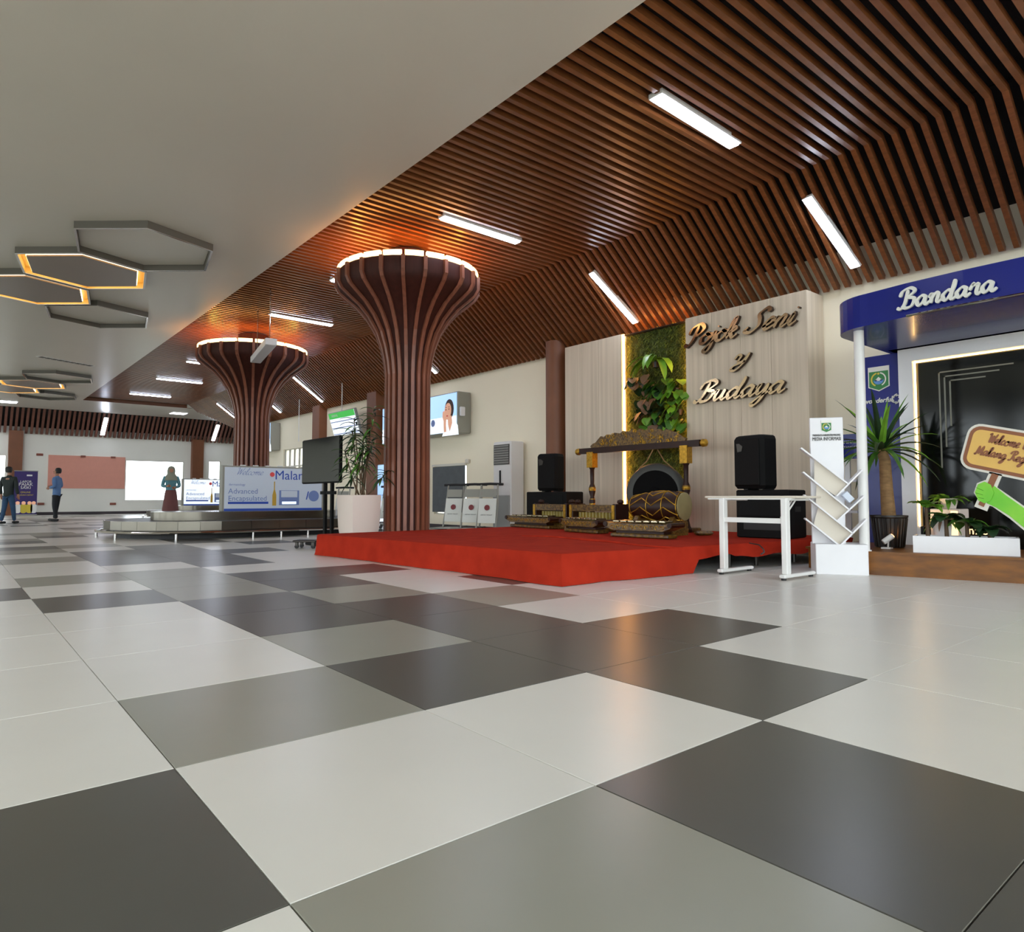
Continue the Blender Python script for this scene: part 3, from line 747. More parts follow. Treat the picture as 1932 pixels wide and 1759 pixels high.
MB().prism([(ya, 1.235)] + crest + [(ybb, 1.235)], -.02, .02, lambda u, v_, w: (w, u, v_)).build('crest', 'carved', t)
rg = random.Random(9)
sc_ = MB()
for k in range(46):
    u = rg.random(); y = ya + (ybb - ya) * (.05 + .9 * u); h = (.1 + .1 * (1 - abs(2 * u - 1)) ** .6)
    z = 1.25 + rg.random() * h; r = rg.uniform(.015, .03)
    sc_.tube([(-.024, y + r * math.cos(a), z + r * math.sin(a)) for a in [q * .7 + k for q in range(8)]], .006, 5)
sc_.build('scrollwork', 'gold', t)
# gong
gy, gz = 4.82, .80
t = thing('gong', 'large black hanging gong with a grey rim', 'gong', (XG - .02, gy, gz), .5)
MB().lathe([(.02, -.075), (.06, -.07), (.08, -.045), (.2, -.03), (.31, -.03), (.325, .0)], 40, axis=(1, 0, 0), cap=False).build('disc', 'gong', t, smooth=True)
MB().lathe([(.315, -.03), (.34, -.032), (.40, .0), (.42, .06), (.405, .2), (.385, .2), (.4, .06), (.33, .0)], 40, axis=(1, 0, 0), cap=False).build('rim', 'gongrim', t, smooth=True)
for s in (-1, 1): MB().tube([(.04, s * .24, .34), (.02, s * .12, .45), (.02, .03 * s, .61)], .009, 6).build('rope', 'bark', t)

def saron(p, q, label, d=.26, keys=7, hh=.16):
    """boat-shaped carved metallophone from p (left) to q (right)"""
    p, q = Vector(p), Vector(q); dd = q - p; L = dd.length
    t = thing('saron', label, 'instrument', ((p.x + q.x) / 2, (p.y + q.y) / 2, ST), math.atan2(dd.y, dd.x), 'metal-keyed instruments along the front')
    MB().bbox((0, 0, .028), (L * .9, d * .8, .045), .01).build('base', 'carved', t)
    MB().box((0, 0, .062), (L * .74, d * .55, .03)).build('plinth', 'darkwood', t)
    pr = [(-L / 2, .185), (-L / 2 - .03, .16), (-L / 2 + .0, .12), (-L / 2 + .1, .085), (L / 2 - .1, .085), (L / 2, .12), (L / 2 + .03, .16), (L / 2, .185), (L / 2 - .06, .165), (-L / 2 + .06, .165)]
    MB().prism(pr, -d / 2, d / 2, front).build('body', 'carved', t)
    for s in (-1, 1): MB().tube([(s * L / 2, -d / 2 - .012, .155), (s * L / 2, d / 2 + .012, .155)], .03, 10).build('scroll', 'darkwood', t)
    orn = MB()
    for k in range(int(L / .07)):
        x = -L / 2 + .1 + k * .068
        if x > L / 2 - .1: break
        orn.tube([(x + .022 * math.cos(a) * (1 if k % 2 else -1), -d / 2 - .003, .125 + .02 * math.sin(a)) for a in [i * .75 for i in range(7)]], .0045, 5)
    orn.build('ornament', 'gold', t)
    kw = (L * .82) / keys
    for k in range(keys):
        x = -L * .41 + kw * (k + .5)
        MB().bbox((x, 0, .19), (kw * .8, d * .85 - .008 * k, .022), .006).build('key', 'bronze', t)
    return t
saron(at_z(968, 994, ST), at_z(1050, 999, ST), 'small carved metal-keyed instrument at the far left of the stage')
saron(at_z(1072, 1003, ST), at_z(1142, 1008, ST), 'small carved metal-keyed instrument between two longer ones', keys=6)
saron(at_z(1155, 1012, ST), at_z(1276, 1018, ST), 'longest carved metal-keyed instrument in front of the drum')
def gender(p, q, label, h=.33):
    p, q = Vector(p), Vector(q); dd = q - p; L = dd.length; d = .3
    t = thing('gender', label, 'instrument', ((p.x + q.x) / 2, (p.y + q.y) / 2, ST), math.atan2(dd.y, dd.x), 'long framed instruments behind')
    MB().bbox((0, 0, .035), (L, d, .06), .012).build('base', 'carved', t)
    for s in (-1, 1):
        o = MB().bbox((s * (L / 2 - .03), 0, h / 2 + .05), (.07, d * .9, h), .01).build('end_post', 'darkwood', t)
        MB().box((s * (L / 2 - .03), -d * .45 - .006, h / 2 + .1), (.05, .012, h * .6)).build('carving', 'gold', o)
        MB().lathe([(.03, 0), (.05, .02), (.04, .05), (.01, .06)], 10, (s * (L / 2 - .03), 0, h + .05)).build('finial', 'darkwood', o)
    MB().box((0, -d * .42, h - .01), (L - .1, .03, .09)).build('rail', 'carved', t)
    nt_ = int(L / .075)
    for k in range(nt_):
        x = -L / 2 + .09 + k * (L - .18) / (nt_ - 1)
        MB().lathe([(.03, .06), (.03, h - .07)], 10, (x, 0, 0)).build('resonator', 'yellow', t, smooth=True)
        MB().bbox((x, 0, h + .03), (.058, d * .8, .012), .004).build('key', 'bronze', t)
gender((6.75, 6.75, 0), (6.68, 5.95, 0), 'long instrument with yellow tubes behind the far left keys')
gender((6.68, 5.88, 0), (6.62, 4.95, 0), 'long instrument with yellow tubes in front of the gong')
# drum on its cradle
t = thing('kendang', 'barrel drum with gold zigzag ornament lying on a carved cradle', 'drum', (6.42, 4.15, ST), FX + .12)
axd = Vector((.6, -.05, 0)); ax = Vector((1, 0, 0))
prof = [(.10, -.40), (.125, -.395), (.15, -.28), (.178, -.12), (.192, .05), (.185, .2), (.168, .33), (.16, .335), (.15, .33)]
MB().lathe(prof, 26, (0, 0, .36), ax).build('shell', 'darkwood', t, smooth=True)
MB().lathe([(.17, .325), (.172, .345), (.155, .352), (.02, .353)], 26, (0, 0, .36), ax).build('drumhead', 'skin_drum', t, smooth=True)
MB().lathe([(.112, -.4), (.10, -.41), (.02, -.412)], 26, (0, 0, .36), ax).build('drumhead', 'skin_drum', t, smooth=True)
zz = MB()
def rad(x):
    for (r0, x0), (r1, x1) in zip(prof, prof[1:]):
        if x0 <= x <= x1 and x1 > x0: return r0 + (r1 - r0) * (x - x0) / (x1 - x0)
    return .16
for ph in range(9):
    pts = []
    for k in range(25):
        x = -.36 + .68 * k / 24; a = ph * 2 * PI / 9 + .3 * (abs((k / 6) % 2 - 1) * 2 - 1)
        r = rad(x) + .003; pts.append((x, r * math.cos(a), .36 + r * math.sin(a)))
    zz.tube(pts, .007, 5)
for x in (-.37, -.1, .12, .31):
    r = rad(x) + .003; zz.tube([(x, r * math.cos(a), .36 + r * math.sin(a)) for a in [2 * PI * k / 28 for k in range(29)]], .006, 5)
zz.build('zigzag_ornament', 'gold', t)
for x in (-.26, .24):
    MB().prism([(-.2, 0), (.2, 0), (.2, .16), (.12, .24), (.06, .185), (-.06, .185), (-.12, .24), (-.2, .16)], x - .03, x + .03, lambda u, v_, w: (w, u, v_)).build('cradle', 'carved', t)
MB().box((0, 0, .05), (.5, .08, .04)).build('stretcher', 'carved', t)
tag(MB().bbox((0, 0, .028), (.22, .13, .05), .02).build('mallet_block', 'carved', None, loc=(6.75, 3.75, ST + .003), rot=(0, 0, -.6)), 'small carved wooden block at the right of the drum', 'block')
# power cable on the carpet
cp_pts = [at_z(x, y, ST + .012) for x, y in ((1414, 1025), (1432, 1028), (1440, 1036), (1442, 1042), (1436, 1046))]
tag(MB().tube(cp_pts, .006, 6).build('cable', 'rubber'), 'short black cable on the carpet behind the white table', 'cable')

# ================================================================== WHITE TABLE
t = thing('folding_table', 'white T-leg training table in front of the stage', 'table', (5.3, 2.2, 0))
MB().bbox((.24, .07, .738), (.46, .95, .022), .006).build('tabletop', 'rack_cream', t)
MB().box2((.0, -.36, .715), (.06, .5, .728)).build('apron', 'metal_white', t)
for s, y in ((0, 2.53 - 2.2), (1, 1.9 - 2.2)):
    o = MB().bbox((0, y, .39), (.07, .055, .68), .006).build('leg', 'metal_white', t)
    MB().bbox((.2, y, .035), (.56, .06, .032), .008).build('foot', 'metal_white', o)
    for x in (-.05, .44): MB().lathe([(.022, 0), (.022, .02)], 10, (x, y, 0)).build('foot_pad', 'rubber', o)
    MB().box((.2, y, .715), (.4, .04, .02)).build('bracket', 'metal_white', o)
MB().box2((-.02, 1.9 - 2.2, .5), (.02, 2.53 - 2.2, .545)).build('crossbar', 'metal_white', t)
for k in range(2): MB().tube([(.03, -.27 + .03 * k, .55), (.25, -.27 + .03 * k, .715)], .008, 6).build('brace', 'metal_white', t)

# ================================================================== BROCHURE RACK
pa, pb = at_z(1540, 1084), at_z(1640, 1087)
dd = pb - pa; rzr = math.atan2(dd.y, dd.x); Wb = dd.length
t = thing('brochure_rack', 'white brochure rack with slanted V shelves, beside the blue kiosk', 'brochure rack', ((pa.x + pb.x) / 2, (pa.y + pb.y) / 2, 0), rzr)
B = .36
MB().bbox((0, B / 2, .145), (Wb, B, .29), .006).build('base', 'white', t)
MB().bbox((-.085, B / 2, .9), (.30, .05, 1.24), .006).build('back_panel', 'white', t)
tM = t.matrix_basis.inverted(); RC = tM @ C; fdep = .02
def rk(zx, zy):                                   # point of the shelf front plane
    d = tM.to_3x3() @ ray(1260 + zx / 4.83, 780 + zy / 4.83); q = RC + d * ((fdep - RC.y) / d.y); return (q.x, q.z)
def arm(p, q, nm):
    (x0, z0), (x1, z1) = rk(*p), rk(*q); dx, dz = x1 - x0, z1 - z0; L = math.hypot(dx, dz); nx, nz = -dz / L * .007, dx / L * .007
    return MB().prism([(x0 - nx, z0 - nz), (x1 - nx, z1 - nz), (x1 + nx, z1 + nz), (x0 + nx, z0 + nz)], fdep, B / 2 - .03, front).build(nm, 'white', t)
Ls_ = [((1215, 315), (1640, 640)), ((1235, 535), (1655, 880)), ((1245, 745), (1690, 1100)), ((1255, 960), (1570, 1210))]
Rs_ = [((1540, 755), (1775, 515)), ((1545, 980), (1790, 755)), ((1570, 1210), (1815, 965))]
for p, q in Ls_ + Rs_: arm(p, q, 'shelf')
for i in range(3):
    (a0, a1), (b0, b1), (r0, r1) = Ls_[i], Ls_[i + 1], Rs_[i]
    lerp = lambda p, q, u: (p[0] + (q[0] - p[0]) * u, p[1] + (q[1] - p[1]) * u)
    pts = [lerp(a0, a1, .3), a1, r0, lerp(b0, b1, .25)]
    MB().prism([rk(*p) for p in pts], fdep + .05, fdep + .056, front).build('divider', 'rack_cream', t)
def emblem(parent, x, y, z, s, plate=True):
    """shield crest: green field, white top band, wreath, mountain and water"""
    e = MB().prism([(-.5 * s, .62 * s), (.5 * s, .62 * s), (.5 * s, -.4 * s), (0, -.62 * s), (-.5 * s, -.4 * s)], 0, .006, lambda u, v_, w: (x + u, y - w, z + v_)).build('emblem', 'emb_white', parent)
    MB().prism([(-.45 * s, .38 * s), (.45 * s, .38 * s), (.45 * s, -.37 * s), (0, -.57 * s), (-.45 * s, -.37 * s)], .006, .009, lambda u, v_, w: (x + u, y - w, z + v_)).build('field', 'emb_green', e)
    def arc(a0, a1, r, w_, m, nm, d0=.009):
        b = MB(); vs = []; n_ = 14
        for k in range(n_ + 1):
            a = a0 + (a1 - a0) * k / n_
            for rr in (r - w_, r + w_): vs.append((x + rr * math.cos(a) * s, y - d0 - .003, z + rr * math.sin(a) * s - .03 * s))
        b.add(vs, [(2 * k, 2 * k + 1, 2 * k + 3, 2 * k + 2) for k in range(n_)]); b.build(nm, m, e)
    arc(PI * .58, PI * 1.35, .33, .035, 'emb_yellow', 'wreath'); arc(-PI * .35, PI * .42, .33, .03, 'emb_white', 'wreath')
    arc(PI * 1.05, PI * 1.95, .17, .08, 'emb_blue', 'water')
    MB().prism([(-.2 * s, -.1 * s), (0, .1 * s), (.2 * s, -.1 * s)], .009, .012, lambda u, v_, w: (x + u, y - w, z + v_)).build('mountain', 'emb_white', e)
    MB().prism([(.0 + .06 * s * math.cos(k * 2 * PI / 5 + PI / 2), .26 * s + .06 * s * math.sin(k * 2 * PI / 5 + PI / 2)) for k in range(5)], .009, .012, lambda u, v_, w: (x + u, y - w, z + v_)).build('star', 'emb_yellow', e)
    return e
yf = B / 2 - .025
emblem(t, -.085, yf - .001, 1.43, .095)
text('PARIWISATA KABUPATEN MALANG', .03, t, 'text_black', (-.085, yf - .003, 1.345), sx=.52)
text('MEDIA INFORMASI', .05, t, 'text_black', (-.085, yf - .003, 1.308), sx=.62)
lw = t.matrix_basis.copy(); bx, bz = rk(1690, 800)
tag(MB().bbox((0, 0, .05), (.06, .1, .1), .004).build('brochure', 'ad_grey', None, loc=lw @ Vector((bx, .12, bz)), rot=(0, -.7, rzr)), 'grey leaflets standing in a lower shelf of the rack', 'brochure')

# ================================================================== BLUE KIOSK
XK = 7.7
kp = thing('kiosk_platform', 'low brown wood platform under the blue kiosk', 'platform', (0, 0, 0))
MB().prism([(6.29, 1.72), (6.62, .4), (6.75, -1.6), (8.3, -1.6), (8.3, 2.3), (6.5, 2.3)], 0, .2).build('riser', 'platform', kp)
MB().prism([(6.275, 1.73), (6.6, .4), (6.735, -1.6), (8.3, -1.6), (8.3, 2.32), (6.48, 2.32)], .2, .222).build('top_board', 'platform', kp)
ZP = .222
ks = thing('kiosk', 'navy blue information kiosk with a curved fascia and white script name', 'kiosk', (0, 0, 0))
# fascia plan: front at x~6.2 with rounded left corner
pl = []
for k in range(9):
    a = PI / 2 + (PI / 2) * k / 8
    pl.append((6.55 + .38 * math.cos(a), 1.50 + .40 * math.sin(a)))
pl += [(6.12, 1.15), (6.10, .7), (6.11, .2), (6.16, -.4), (6.3, -1.2), (6.5, -1.6), (XK + .35, -1.6), (XK + .35, 1.9)]
MB().prism(pl, 2.36, 2.665).build('fascia', 'blue', ks, smooth=False)
MB().tube([(x - .008, y, 2.365) for x, y in pl[9:14]], .011, 8).build('trim_bead', 'chrome', ks)
MB().prism([(7.5, 2.36), (XK + .35, 2.36), (XK + .35, 2.38), (7.5, 2.38)], -1.6, 1.85, lambda u, v_, w: (u, w, v_)).build('soffit_edge', 'blue', ks)
MB().box2((XK, 1.78, ZP), (XK + .1, 2.3, 2.36)).build('side_panel', 'blue', ks)
MB().box2((XK + .02, -1.6, ZP), (XK + .1, 1.8, 2.36)).build('back_panel', 'blue', ks)
# white frame of the screen
fo = MB(); fo.box2((XK - .12, 1.64, ZP), (XK + .02, 1.78, 2.36)); fo.box2((XK - .12, -1.6, 2.22), (XK + .02, 1.64, 2.36)).build('screen_frame', 'white', ks)
MB().box2((XK - .02, -1.6, ZP), (XK + .02, 1.64, 2.22)).build('screen', 'screen', ks)
MB().box2((XK - .055, 1.628, ZP + .2), (XK - .045, 1.639, 2.22)).build('light_strip', 'warm_soft', ks)
MB().box2((XK - .055, -1.6, 2.206), (XK - .045, 1.63, 2.218)).build('light_strip', 'warm_soft', ks)
for k in range(3):
    o_ = .05 * k
    MB().box2((XK - .026, 1.42 - o_, 1.05 + .22 * k), (XK - .021, 1.405 - o_, 2.08 - o_)).build('corner_line', 'corner_grey', ks)
    MB().box2((XK - .026, .75 + .12 * k, 2.066 - o_), (XK - .021, 1.42 - o_, 2.08 - o_)).build('corner_line', 'corner_grey', ks)
ppx = at_X(1626, 840, 6.34)
pole = MB().lathe([(.06, ZP), (.06, ZP + .01), (.046, ZP + .012), (.046, 2.4)], 16, (6.34, ppx.y, 0)).build('pole', 'metal_white', ks, smooth=True)
# emblem on the side panel and wordmark
eh = thing('crest_holder', 'x', 'x'); bpy.data.objects.remove(eh)
er = bpy.data.objects.new('side_sign', None); col.objects.link(er); er.parent = ks; er.location = (XK - .001, 0, 0); er.rotation_euler = (0, 0, FX)
def emb_world(x, y, z, s):
    return emblem(er, x, y, z, s)
emb_world(-2.03, 0, 2.09, .23)
text('wonderful', .075, er, 'cut_letter', (-2.05, -.004, 1.84), shear=.3, bold=.002)
sw = MB()
for a in range(6):
    aa = a * PI / 3 + .3
    sw.tube([(-1.85 + .05 * math.cos(aa + q * .35) * (1 - q * .1), -.006, 1.84 + .05 * math.sin(aa + q * .35) * (1 - q * .1) * 1.1) for q in range(5)], .008, 5)
sw.build('bird_mark', 'cut_letter', er)
p0 = at_X(1700, 584, 6.085); p1 = at_X(1880, 540, 6.085)
wid = sum(GL[c][1] for c in 'Bandara'); L = abs(p1.y - p0.y)
kl = bpy.data.objects.new('name_board', None); col.objects.link(kl); kl.parent = ks; kl.location = (p0.x, p0.y, p0.z); kl.rotation_euler = (0, 0, FX - .01)
script('Bandara', .082, kl, 'cut_letter', (0, 0, 0), sx=L / (wid * .082), depth=.022, w=.2, slant=.12, thin=.45)
script('Malang', .082, kl, 'cut_letter', (L + .12, 0, 0), sx=L / (wid * .082), depth=.022, w=.2, slant=.12, thin=.45) if False else None
# counter sign lettering on the dark backdrop low
ck = bpy.data.objects.new('contact_sign', None); col.objects.link(ck); ck.parent = ks; ck.location = (XK - .03, 1.28, .42); ck.rotation_euler = (0, 0, FX)
text('CONTACT', .075, ck, 'warm_panel', (.12, -.004, -.04), bold=.002)
# white trough planter
q0, q1 = at_z(1717, 1047, ZP), at_z(1906, 1055, ZP)
dd = q1 - q0; ang = math.atan2(dd.y, dd.x); L = dd.length
t = thing('planter_trough', 'long white trough planter on the kiosk platform', 'planter', ((q0.x + q1.x) / 2 + .33, (q0.y + q1.y) / 2 + .05, ZP), ang)
tw, th = L + .08, .155
for (a, b_) in (((-tw / 2, 0, 0), (tw / 2, .02, th)), ((-tw / 2, .28, 0), (tw / 2, .3, th)), ((-tw / 2, .02, 0), (-tw / 2 + .02, .28, th)), ((tw / 2 - .02, .02, 0), (tw / 2, .28, th))):
    MB().box2(a, b_).build('side', 'white', t)
MB().box2((-tw / 2 + .02, .02, 0), (tw / 2 - .02, .28, th - .03)).build('soil', 'soil', t)
trM = t.matrix_basis.copy()
rg = random.Random(31)
def bush(loc, label, n, ln, wd_, m, up=.8, droop=.9, shape=None, pot=None, sp=1.0, grp=None, stem_h=0.0, name='potted_plant', rg=rg):
    t = thing(name, label, 'plant', loc, 0, grp)
    z0 = 0
    if pot:
        r, h, pm = pot; MB().lathe([(r * .72, 0), (r, h), (r * .92, h), (r * .88, h - .02), (.01, h - .02)], 16).build('pot', pm, t, smooth=True); z0 = h - .02
    if stem_h:
        MB().tube([(0, 0, z0 - .01), (.01, .01, z0 + stem_h)], [.02, .015], 7).build('stem', 'stem', t)
    for k in range(n):
        a = k * 2.4 + rg.uniform(-.3, .3); d = Vector((math.cos(a) * sp, math.sin(a) * sp, up * rg.uniform(.5, 1.4)))
        b = MB(); b.leaf((.01 * math.cos(a), .01 * math.sin(a), z0 + stem_h - .005), d, ln * rg.uniform(.7, 1.15), wd_ * rg.uniform(.8, 1.15), droop * rg.uniform(.6, 1.3), 6, .15, shape)
        b.build('leaf', rg.choice(m), t, smooth=True)
    return t
for i, (u, m, s, h) in enumerate(((-.36, ['leaf_light', 'leaf_light', 'leaf'], 'broad green plant at the left end of the trough planter', .5), (-.17, ['leaf', 'leaf_dark'], 'leafy plant second from the left in the trough planter', .32), (.03, ['leaf_dark', 'leaf'], 'dark plant midway along the trough planter', .26), (.24, ['leaf_dark'], 'darkest plant near the right end of the trough planter', .16))):
    bush(trM @ Vector((u * (tw / .8) * .8, .15, th - .035)), s, 12, .17, .12, m, 1.0, 1.8, heart, None, .9, 'plants in the trough planter', h * .6, 'trough_plant')
# lit white pedestal and small pots behind the trough
pd = at_X(1800, 1005, 7.15)
t = thing('pedestal', 'pale lit box pedestal behind the trough planter', 'pedestal', (7.2, pd.y + .05, ZP), 0)
MB().bbox((0, 0, .2), (.25, .26, .4), .006).build('box', 'pot_white', t)
MB().box((-.126, -.08, .2), (.006, .06, .36)).build('light_panel', 'warm_panel', t)
bush((7.2, pd.y + .05, ZP + .402), 'bright green fern on the lit pedestal', 26, .2, .05, ['leaf_light', 'leaf'], .9, 1.6, None, (.08, .1, 'pot_white'), 1, None, 0, 'potted_fern')
pd2 = at_X(1782, 985, 6.98)
bush((6.98, pd2.y + .02, ZP), 'striped spider plant in a white pot left of the pedestal', 18, .24, .03, ['leaf_light', 'leaf_pink'], .8, 1.8, None, (.085, .30, 'white'), 1, None, 0, 'spider_plant')
# spot lamp
sp_ = at_z(1672, 1036, ZP)
t = thing('spot_lamp', 'small white spotlight on a foot by the black pot', 'lamp', (sp_.x + .02, sp_.y, ZP), FX)
MB().box((0, 0, .008), (.09, .06, .016)).build('foot', 'metal_white', t)
MB().tube([(.01, 0, .016), (.015, 0, .07)], .008, 8).build('arm', 'metal_white', t)
MB().lathe([(.024, -.06), (.028, -.05), (.028, .05), (.024, .052)], 14, (.01, .01, .10), (.55, .5, .55)).build('head', 'metal_white', t, smooth=True)
hv = Vector((.55, .5, .55)).normalized()
ld = bpy.data.lights.new('spot_beam', 'SPOT'); ld.energy = 9; ld.color = (1, .72, .38); ld.spot_size = 1.1; ld.spot_blend = .6; ld.shadow_soft_size = .02
lo_ = bpy.data.objects.new('spot_beam', ld); col.objects.link(lo_); lo_.parent = t; lo_.location = Vector((.01, .01, .10)) + hv * .07; lo_.rotation_euler = hv.to_track_quat('-Z', 'Y').to_euler()
MB().lathe([(.001, .0), (.021, .0)], 14, Vector((.01, .01, .10)) + hv * .054, (.55, .5, .55)).build('lens', 'warm', t)
# yucca in black pot
yl = at_z(1688, 1036, ZP); yl = Vector((yl.x + .22, yl.y + .13, 0))
t = thing('yucca', 'tall palm-like yucca in a ribbed black pot beside the white pole', 'plant', (yl.x, yl.y, ZP))
MB().lathe([(.13, 0), (.165, .30), (.175, .31), (.175, .33), (.15, .33), (.14, .29), (.01, .29)], 28).build('pot', 'pot_black', t, smooth=True)
rib = MB()
for k in range(28):
    a = 2 * PI * k / 28; rib.tube([(.132 * math.cos(a), .132 * math.sin(a), .01), (.166 * math.cos(a), .166 * math.sin(a), .3)], .006, 4)
rib.build('rib', 'pot_black', t)
tr_ = [(0, 0, .28), (.0, .015, .6), (-.01, .02, .9), (-.015, .05, 1.02)]
MB().tube(tr_, [.07, .06, .055, .045], 12).build('trunk', 'bark', t, smooth=True)
rg = random.Random(4)
for k in range(40):
    a = k * 2.4; e = 1.3 - 1.5 * (k / 40)
    d = Vector((math.cos(a) * math.cos(e), math.sin(a) * math.cos(e), math.sin(e) + .15))
    b = MB(); b.leaf((-.015 + .03 * math.cos(a), .05 + .03 * math.sin(a), .98 + .05 * (1 - k / 40)), d, rg.uniform(.5, .74), rg.uniform(.06, .085), .5 + .9 * k / 40, 7, .25, lambda u: min(1, u * 6 + .5) * (1 - u) ** .6)
    b.build('leaf', rg.choice(['leaf', 'leaf', 'leaf_dark', 'leaf_light']), t, smooth=True)
# cut-out welcome board
t = thing('welcome_board', 'tan rounded welcome board on a brown stick, held by a green cut-out arm', 'sign', (6.5, .62, ZP), FX)
def P2(x, y): q = at_X(x, y, 6.5); return (.62 - q.y, q.z - ZP)
def cut(nm, pts, m, d0, d1, par=t):
    return MB().prism([P2(*p) for p in pts], d0, d1, front).build(nm, m, par)
def rrect(c, w, h, r, ang, n_=5):
    out = []
    for sx, sy, a0 in ((1, 1, 0), (-1, 1, 90), (-1, -1, 180), (1, -1, 270)):
        for k in range(n_ + 1):
            a = math.radians(a0 + 90 * k / n_); x = sx * (w / 2 - r) + r * math.cos(a); y = sy * (h / 2 - r) + r * math.sin(a)
            out.append((c[0] + x * math.cos(ang) - y * math.sin(ang), c[1] + x * math.sin(ang) + y * math.cos(ang)))
    return out
bc = P2(1921, 858); an = -.27
Wd, Hd = .78, .37
MB().prism(rrect(bc, Wd + .04, Hd + .04, .1, an), .0, .012, front).build('backing', 'cut_white', t)
MB().prism(rrect(bc, Wd, Hd, .085, an), -.004, .0, front).build('border', 'sign_brown', t)
MB().prism(rrect(bc, Wd - .06, Hd - .06, .06, an), -.008, -.004, front).build('face', 'sign_tan', t)
stx = [(1872, 893), (1884, 897), (1856, 957), (1846, 952)]
cut('backing', [(1867, 890), (1891, 896), (1862, 965), (1838, 956)], 'cut_white', .0, .011)
cut('stick', stx, 'sign_brown', -.006, .0)
cut('backing', [(1837, 930), (1843, 912), (1858, 906), (1872, 914), (1884, 922), (1950, 968), (1950, 1016), (1904, 978), (1872, 956), (1850, 950)], 'cut_white', .003, .014)
arm_ = cut('arm', [(1862, 926), (1876, 917), (1898, 935), (1950, 972), (1950, 1010), (1904, 973), (1880, 958), (1862, 950)], 'cut_green', -.003, .003)
cut('hand', [(1840, 929), (1846, 914), (1858, 909), (1870, 915), (1876, 930), (1870, 945), (1858, 950), (1846, 944)], 'cut_green', -.010, -.006)
for i_, (a, b_) in enumerate((((1842, 920), (1856, 926)), ((1841, 930), (1855, 934)), ((1846, 939), (1857, 941)))):
    u, v_ = P2(*a), P2(*b_); MB().tube([(u[0], -.0105, u[1]), (v_[0], -.0105, v_[1])], .0015, 4).build('finger_line', 'cut_green_dark', arm_)
for wrd, dx, dz, s in (('Welcome to', -.235, .055, .095), ('Malang Regency', -.305, -.06, .095)):
    o = bpy.data.objects.new('board_lettering', None); col.objects.link(o); o.parent = t
    ca, sa = math.cos(an), math.sin(an); xx, zz_ = dx, dz
    o.location = (bc[0] + xx * ca - zz_ * sa, -.0085, bc[1] + xx * sa + zz_ * ca); o.rotation_euler = (0, -an, 0)
    script(wrd, .04, o, 'sign_brown', (0, 0, 0), depth=.003, w=.2, slant=.15, thin=.55, sx=.92)
px_ = P2(1946, 990)
MB().box2((px_[0] - .03, .015, 0), (px_[0] + .03, .035, bc[1])).build('support', 'sign_brown', t)
# low blue board with plants behind the pole
q = at_X(1596, 830, 7.4)
t = thing('info_board', 'dark blue rounded notice board behind the rack', 'notice board', (7.9, at_X(1597, 830, 7.9).y, 0), FX)
MB().prism(rrect((0, 1.35), .34, .3, .04, 0), 0, .03, front).build('board', 'blue', t)
MB().box2((-.03, .0, 0), (.03, .03, 1.22)).build('post', 'metal_white', t)
text('TERMINAL', .05, t, 'cut_letter', (0, -.003, 1.4)); text('KEDATANGAN', .04, t, 'cut_letter', (0, -.003, 1.34))
for z in (.55, .92): MB().box2((-.16, -.12, z), (.16, .0, z + .03)).build('shelf', 'white', t)

# ================================================================== PLANTER WITH DRACAENA, TV STAND, DOLLY
pp = at_D(677, 965, 9.85)
t = thing('dracaena', 'slender dracaena in a tall pale square-ish pot left of the near column', 'plant', (pp.x, pp.y, 0))
hp = .77
sec = lambda r: [(r * math.cos(a) * (1 / max(abs(math.cos(a)), abs(math.sin(a)))) ** .6, r * math.sin(a) * (1 / max(abs(math.cos(a)), abs(math.sin(a)))) ** .6) for a in [2 * PI * k / 24 + .3 for k in range(24)]]
vs = []; rr = [(.2, 0), (.25, .3), (.272, hp - .03), (.265, hp), (.24, hp), (.235, hp - .06)]
for r, z in rr: vs += [(x, y, z) for x, y in sec(r)]
fs = [(i * 24 + k, i * 24 + (k + 1) % 24, i * 24 + 24 + (k + 1) % 24, i * 24 + 24 + k) for i in range(5) for k in range(24)] + [tuple(range(23, -1, -1)), tuple(range(120, 144))]
MB().add(vs, fs).build('pot', 'pot_white', t, smooth=True)
rg = random.Random(8)
def rel(x, y, D=9.85): q = at_D(x, y, D); return Vector((q.x - pp.x, q.y - pp.y, q.z))
rosettes = [((668, 790), (676, 880), 1.1), ((686, 825), (682, 900), .9), ((650, 850), (672, 925), .7), ((706, 770), (690, 880), .55), ((703, 830), (690, 890), .5), ((660, 890), (676, 930), .8), ((690, 850), (682, 930), .8), ((730, 890), (700, 928), .7), ((664, 812), (674, 890), .9), ((678, 845), (680, 930), .9)]
for (tx, ty), (bx, by), s in rosettes:
    top = rel(tx, ty, 9.85 + rg.uniform(-.15, .15)); bot = Vector((rg.uniform(-.08, .08), rg.uniform(-.08, .08), hp - .08)); mid = rel(bx, by)
    st = MB().tube(spline([bot, mid, top], 4) if False else [bot, (bot + mid) / 2 + Vector((.01, 0, 0)), mid, (mid + top) / 2, top], [.014, .012, .01, .008, .006], 6).build('stem', 'stem', t)
    for k in range(15):
        a = k * 2.4; zz_ = k / 15
        d = Vector((math.cos(a), math.sin(a), .9 - 1.3 * zz_)); base = top.lerp(mid, zz_ * .45)
        b = MB(); b.leaf(base, d, rg.uniform(.2, .32) * (.8 + .3 * s), .05, 1.2, 5, .2, lambda u: min(1, u * 5 + .4) * (1 - u) ** .5)
        b.build('leaf', rg.choice(['leaf', 'leaf_dark', 'leaf_dark']), st, smooth=True)
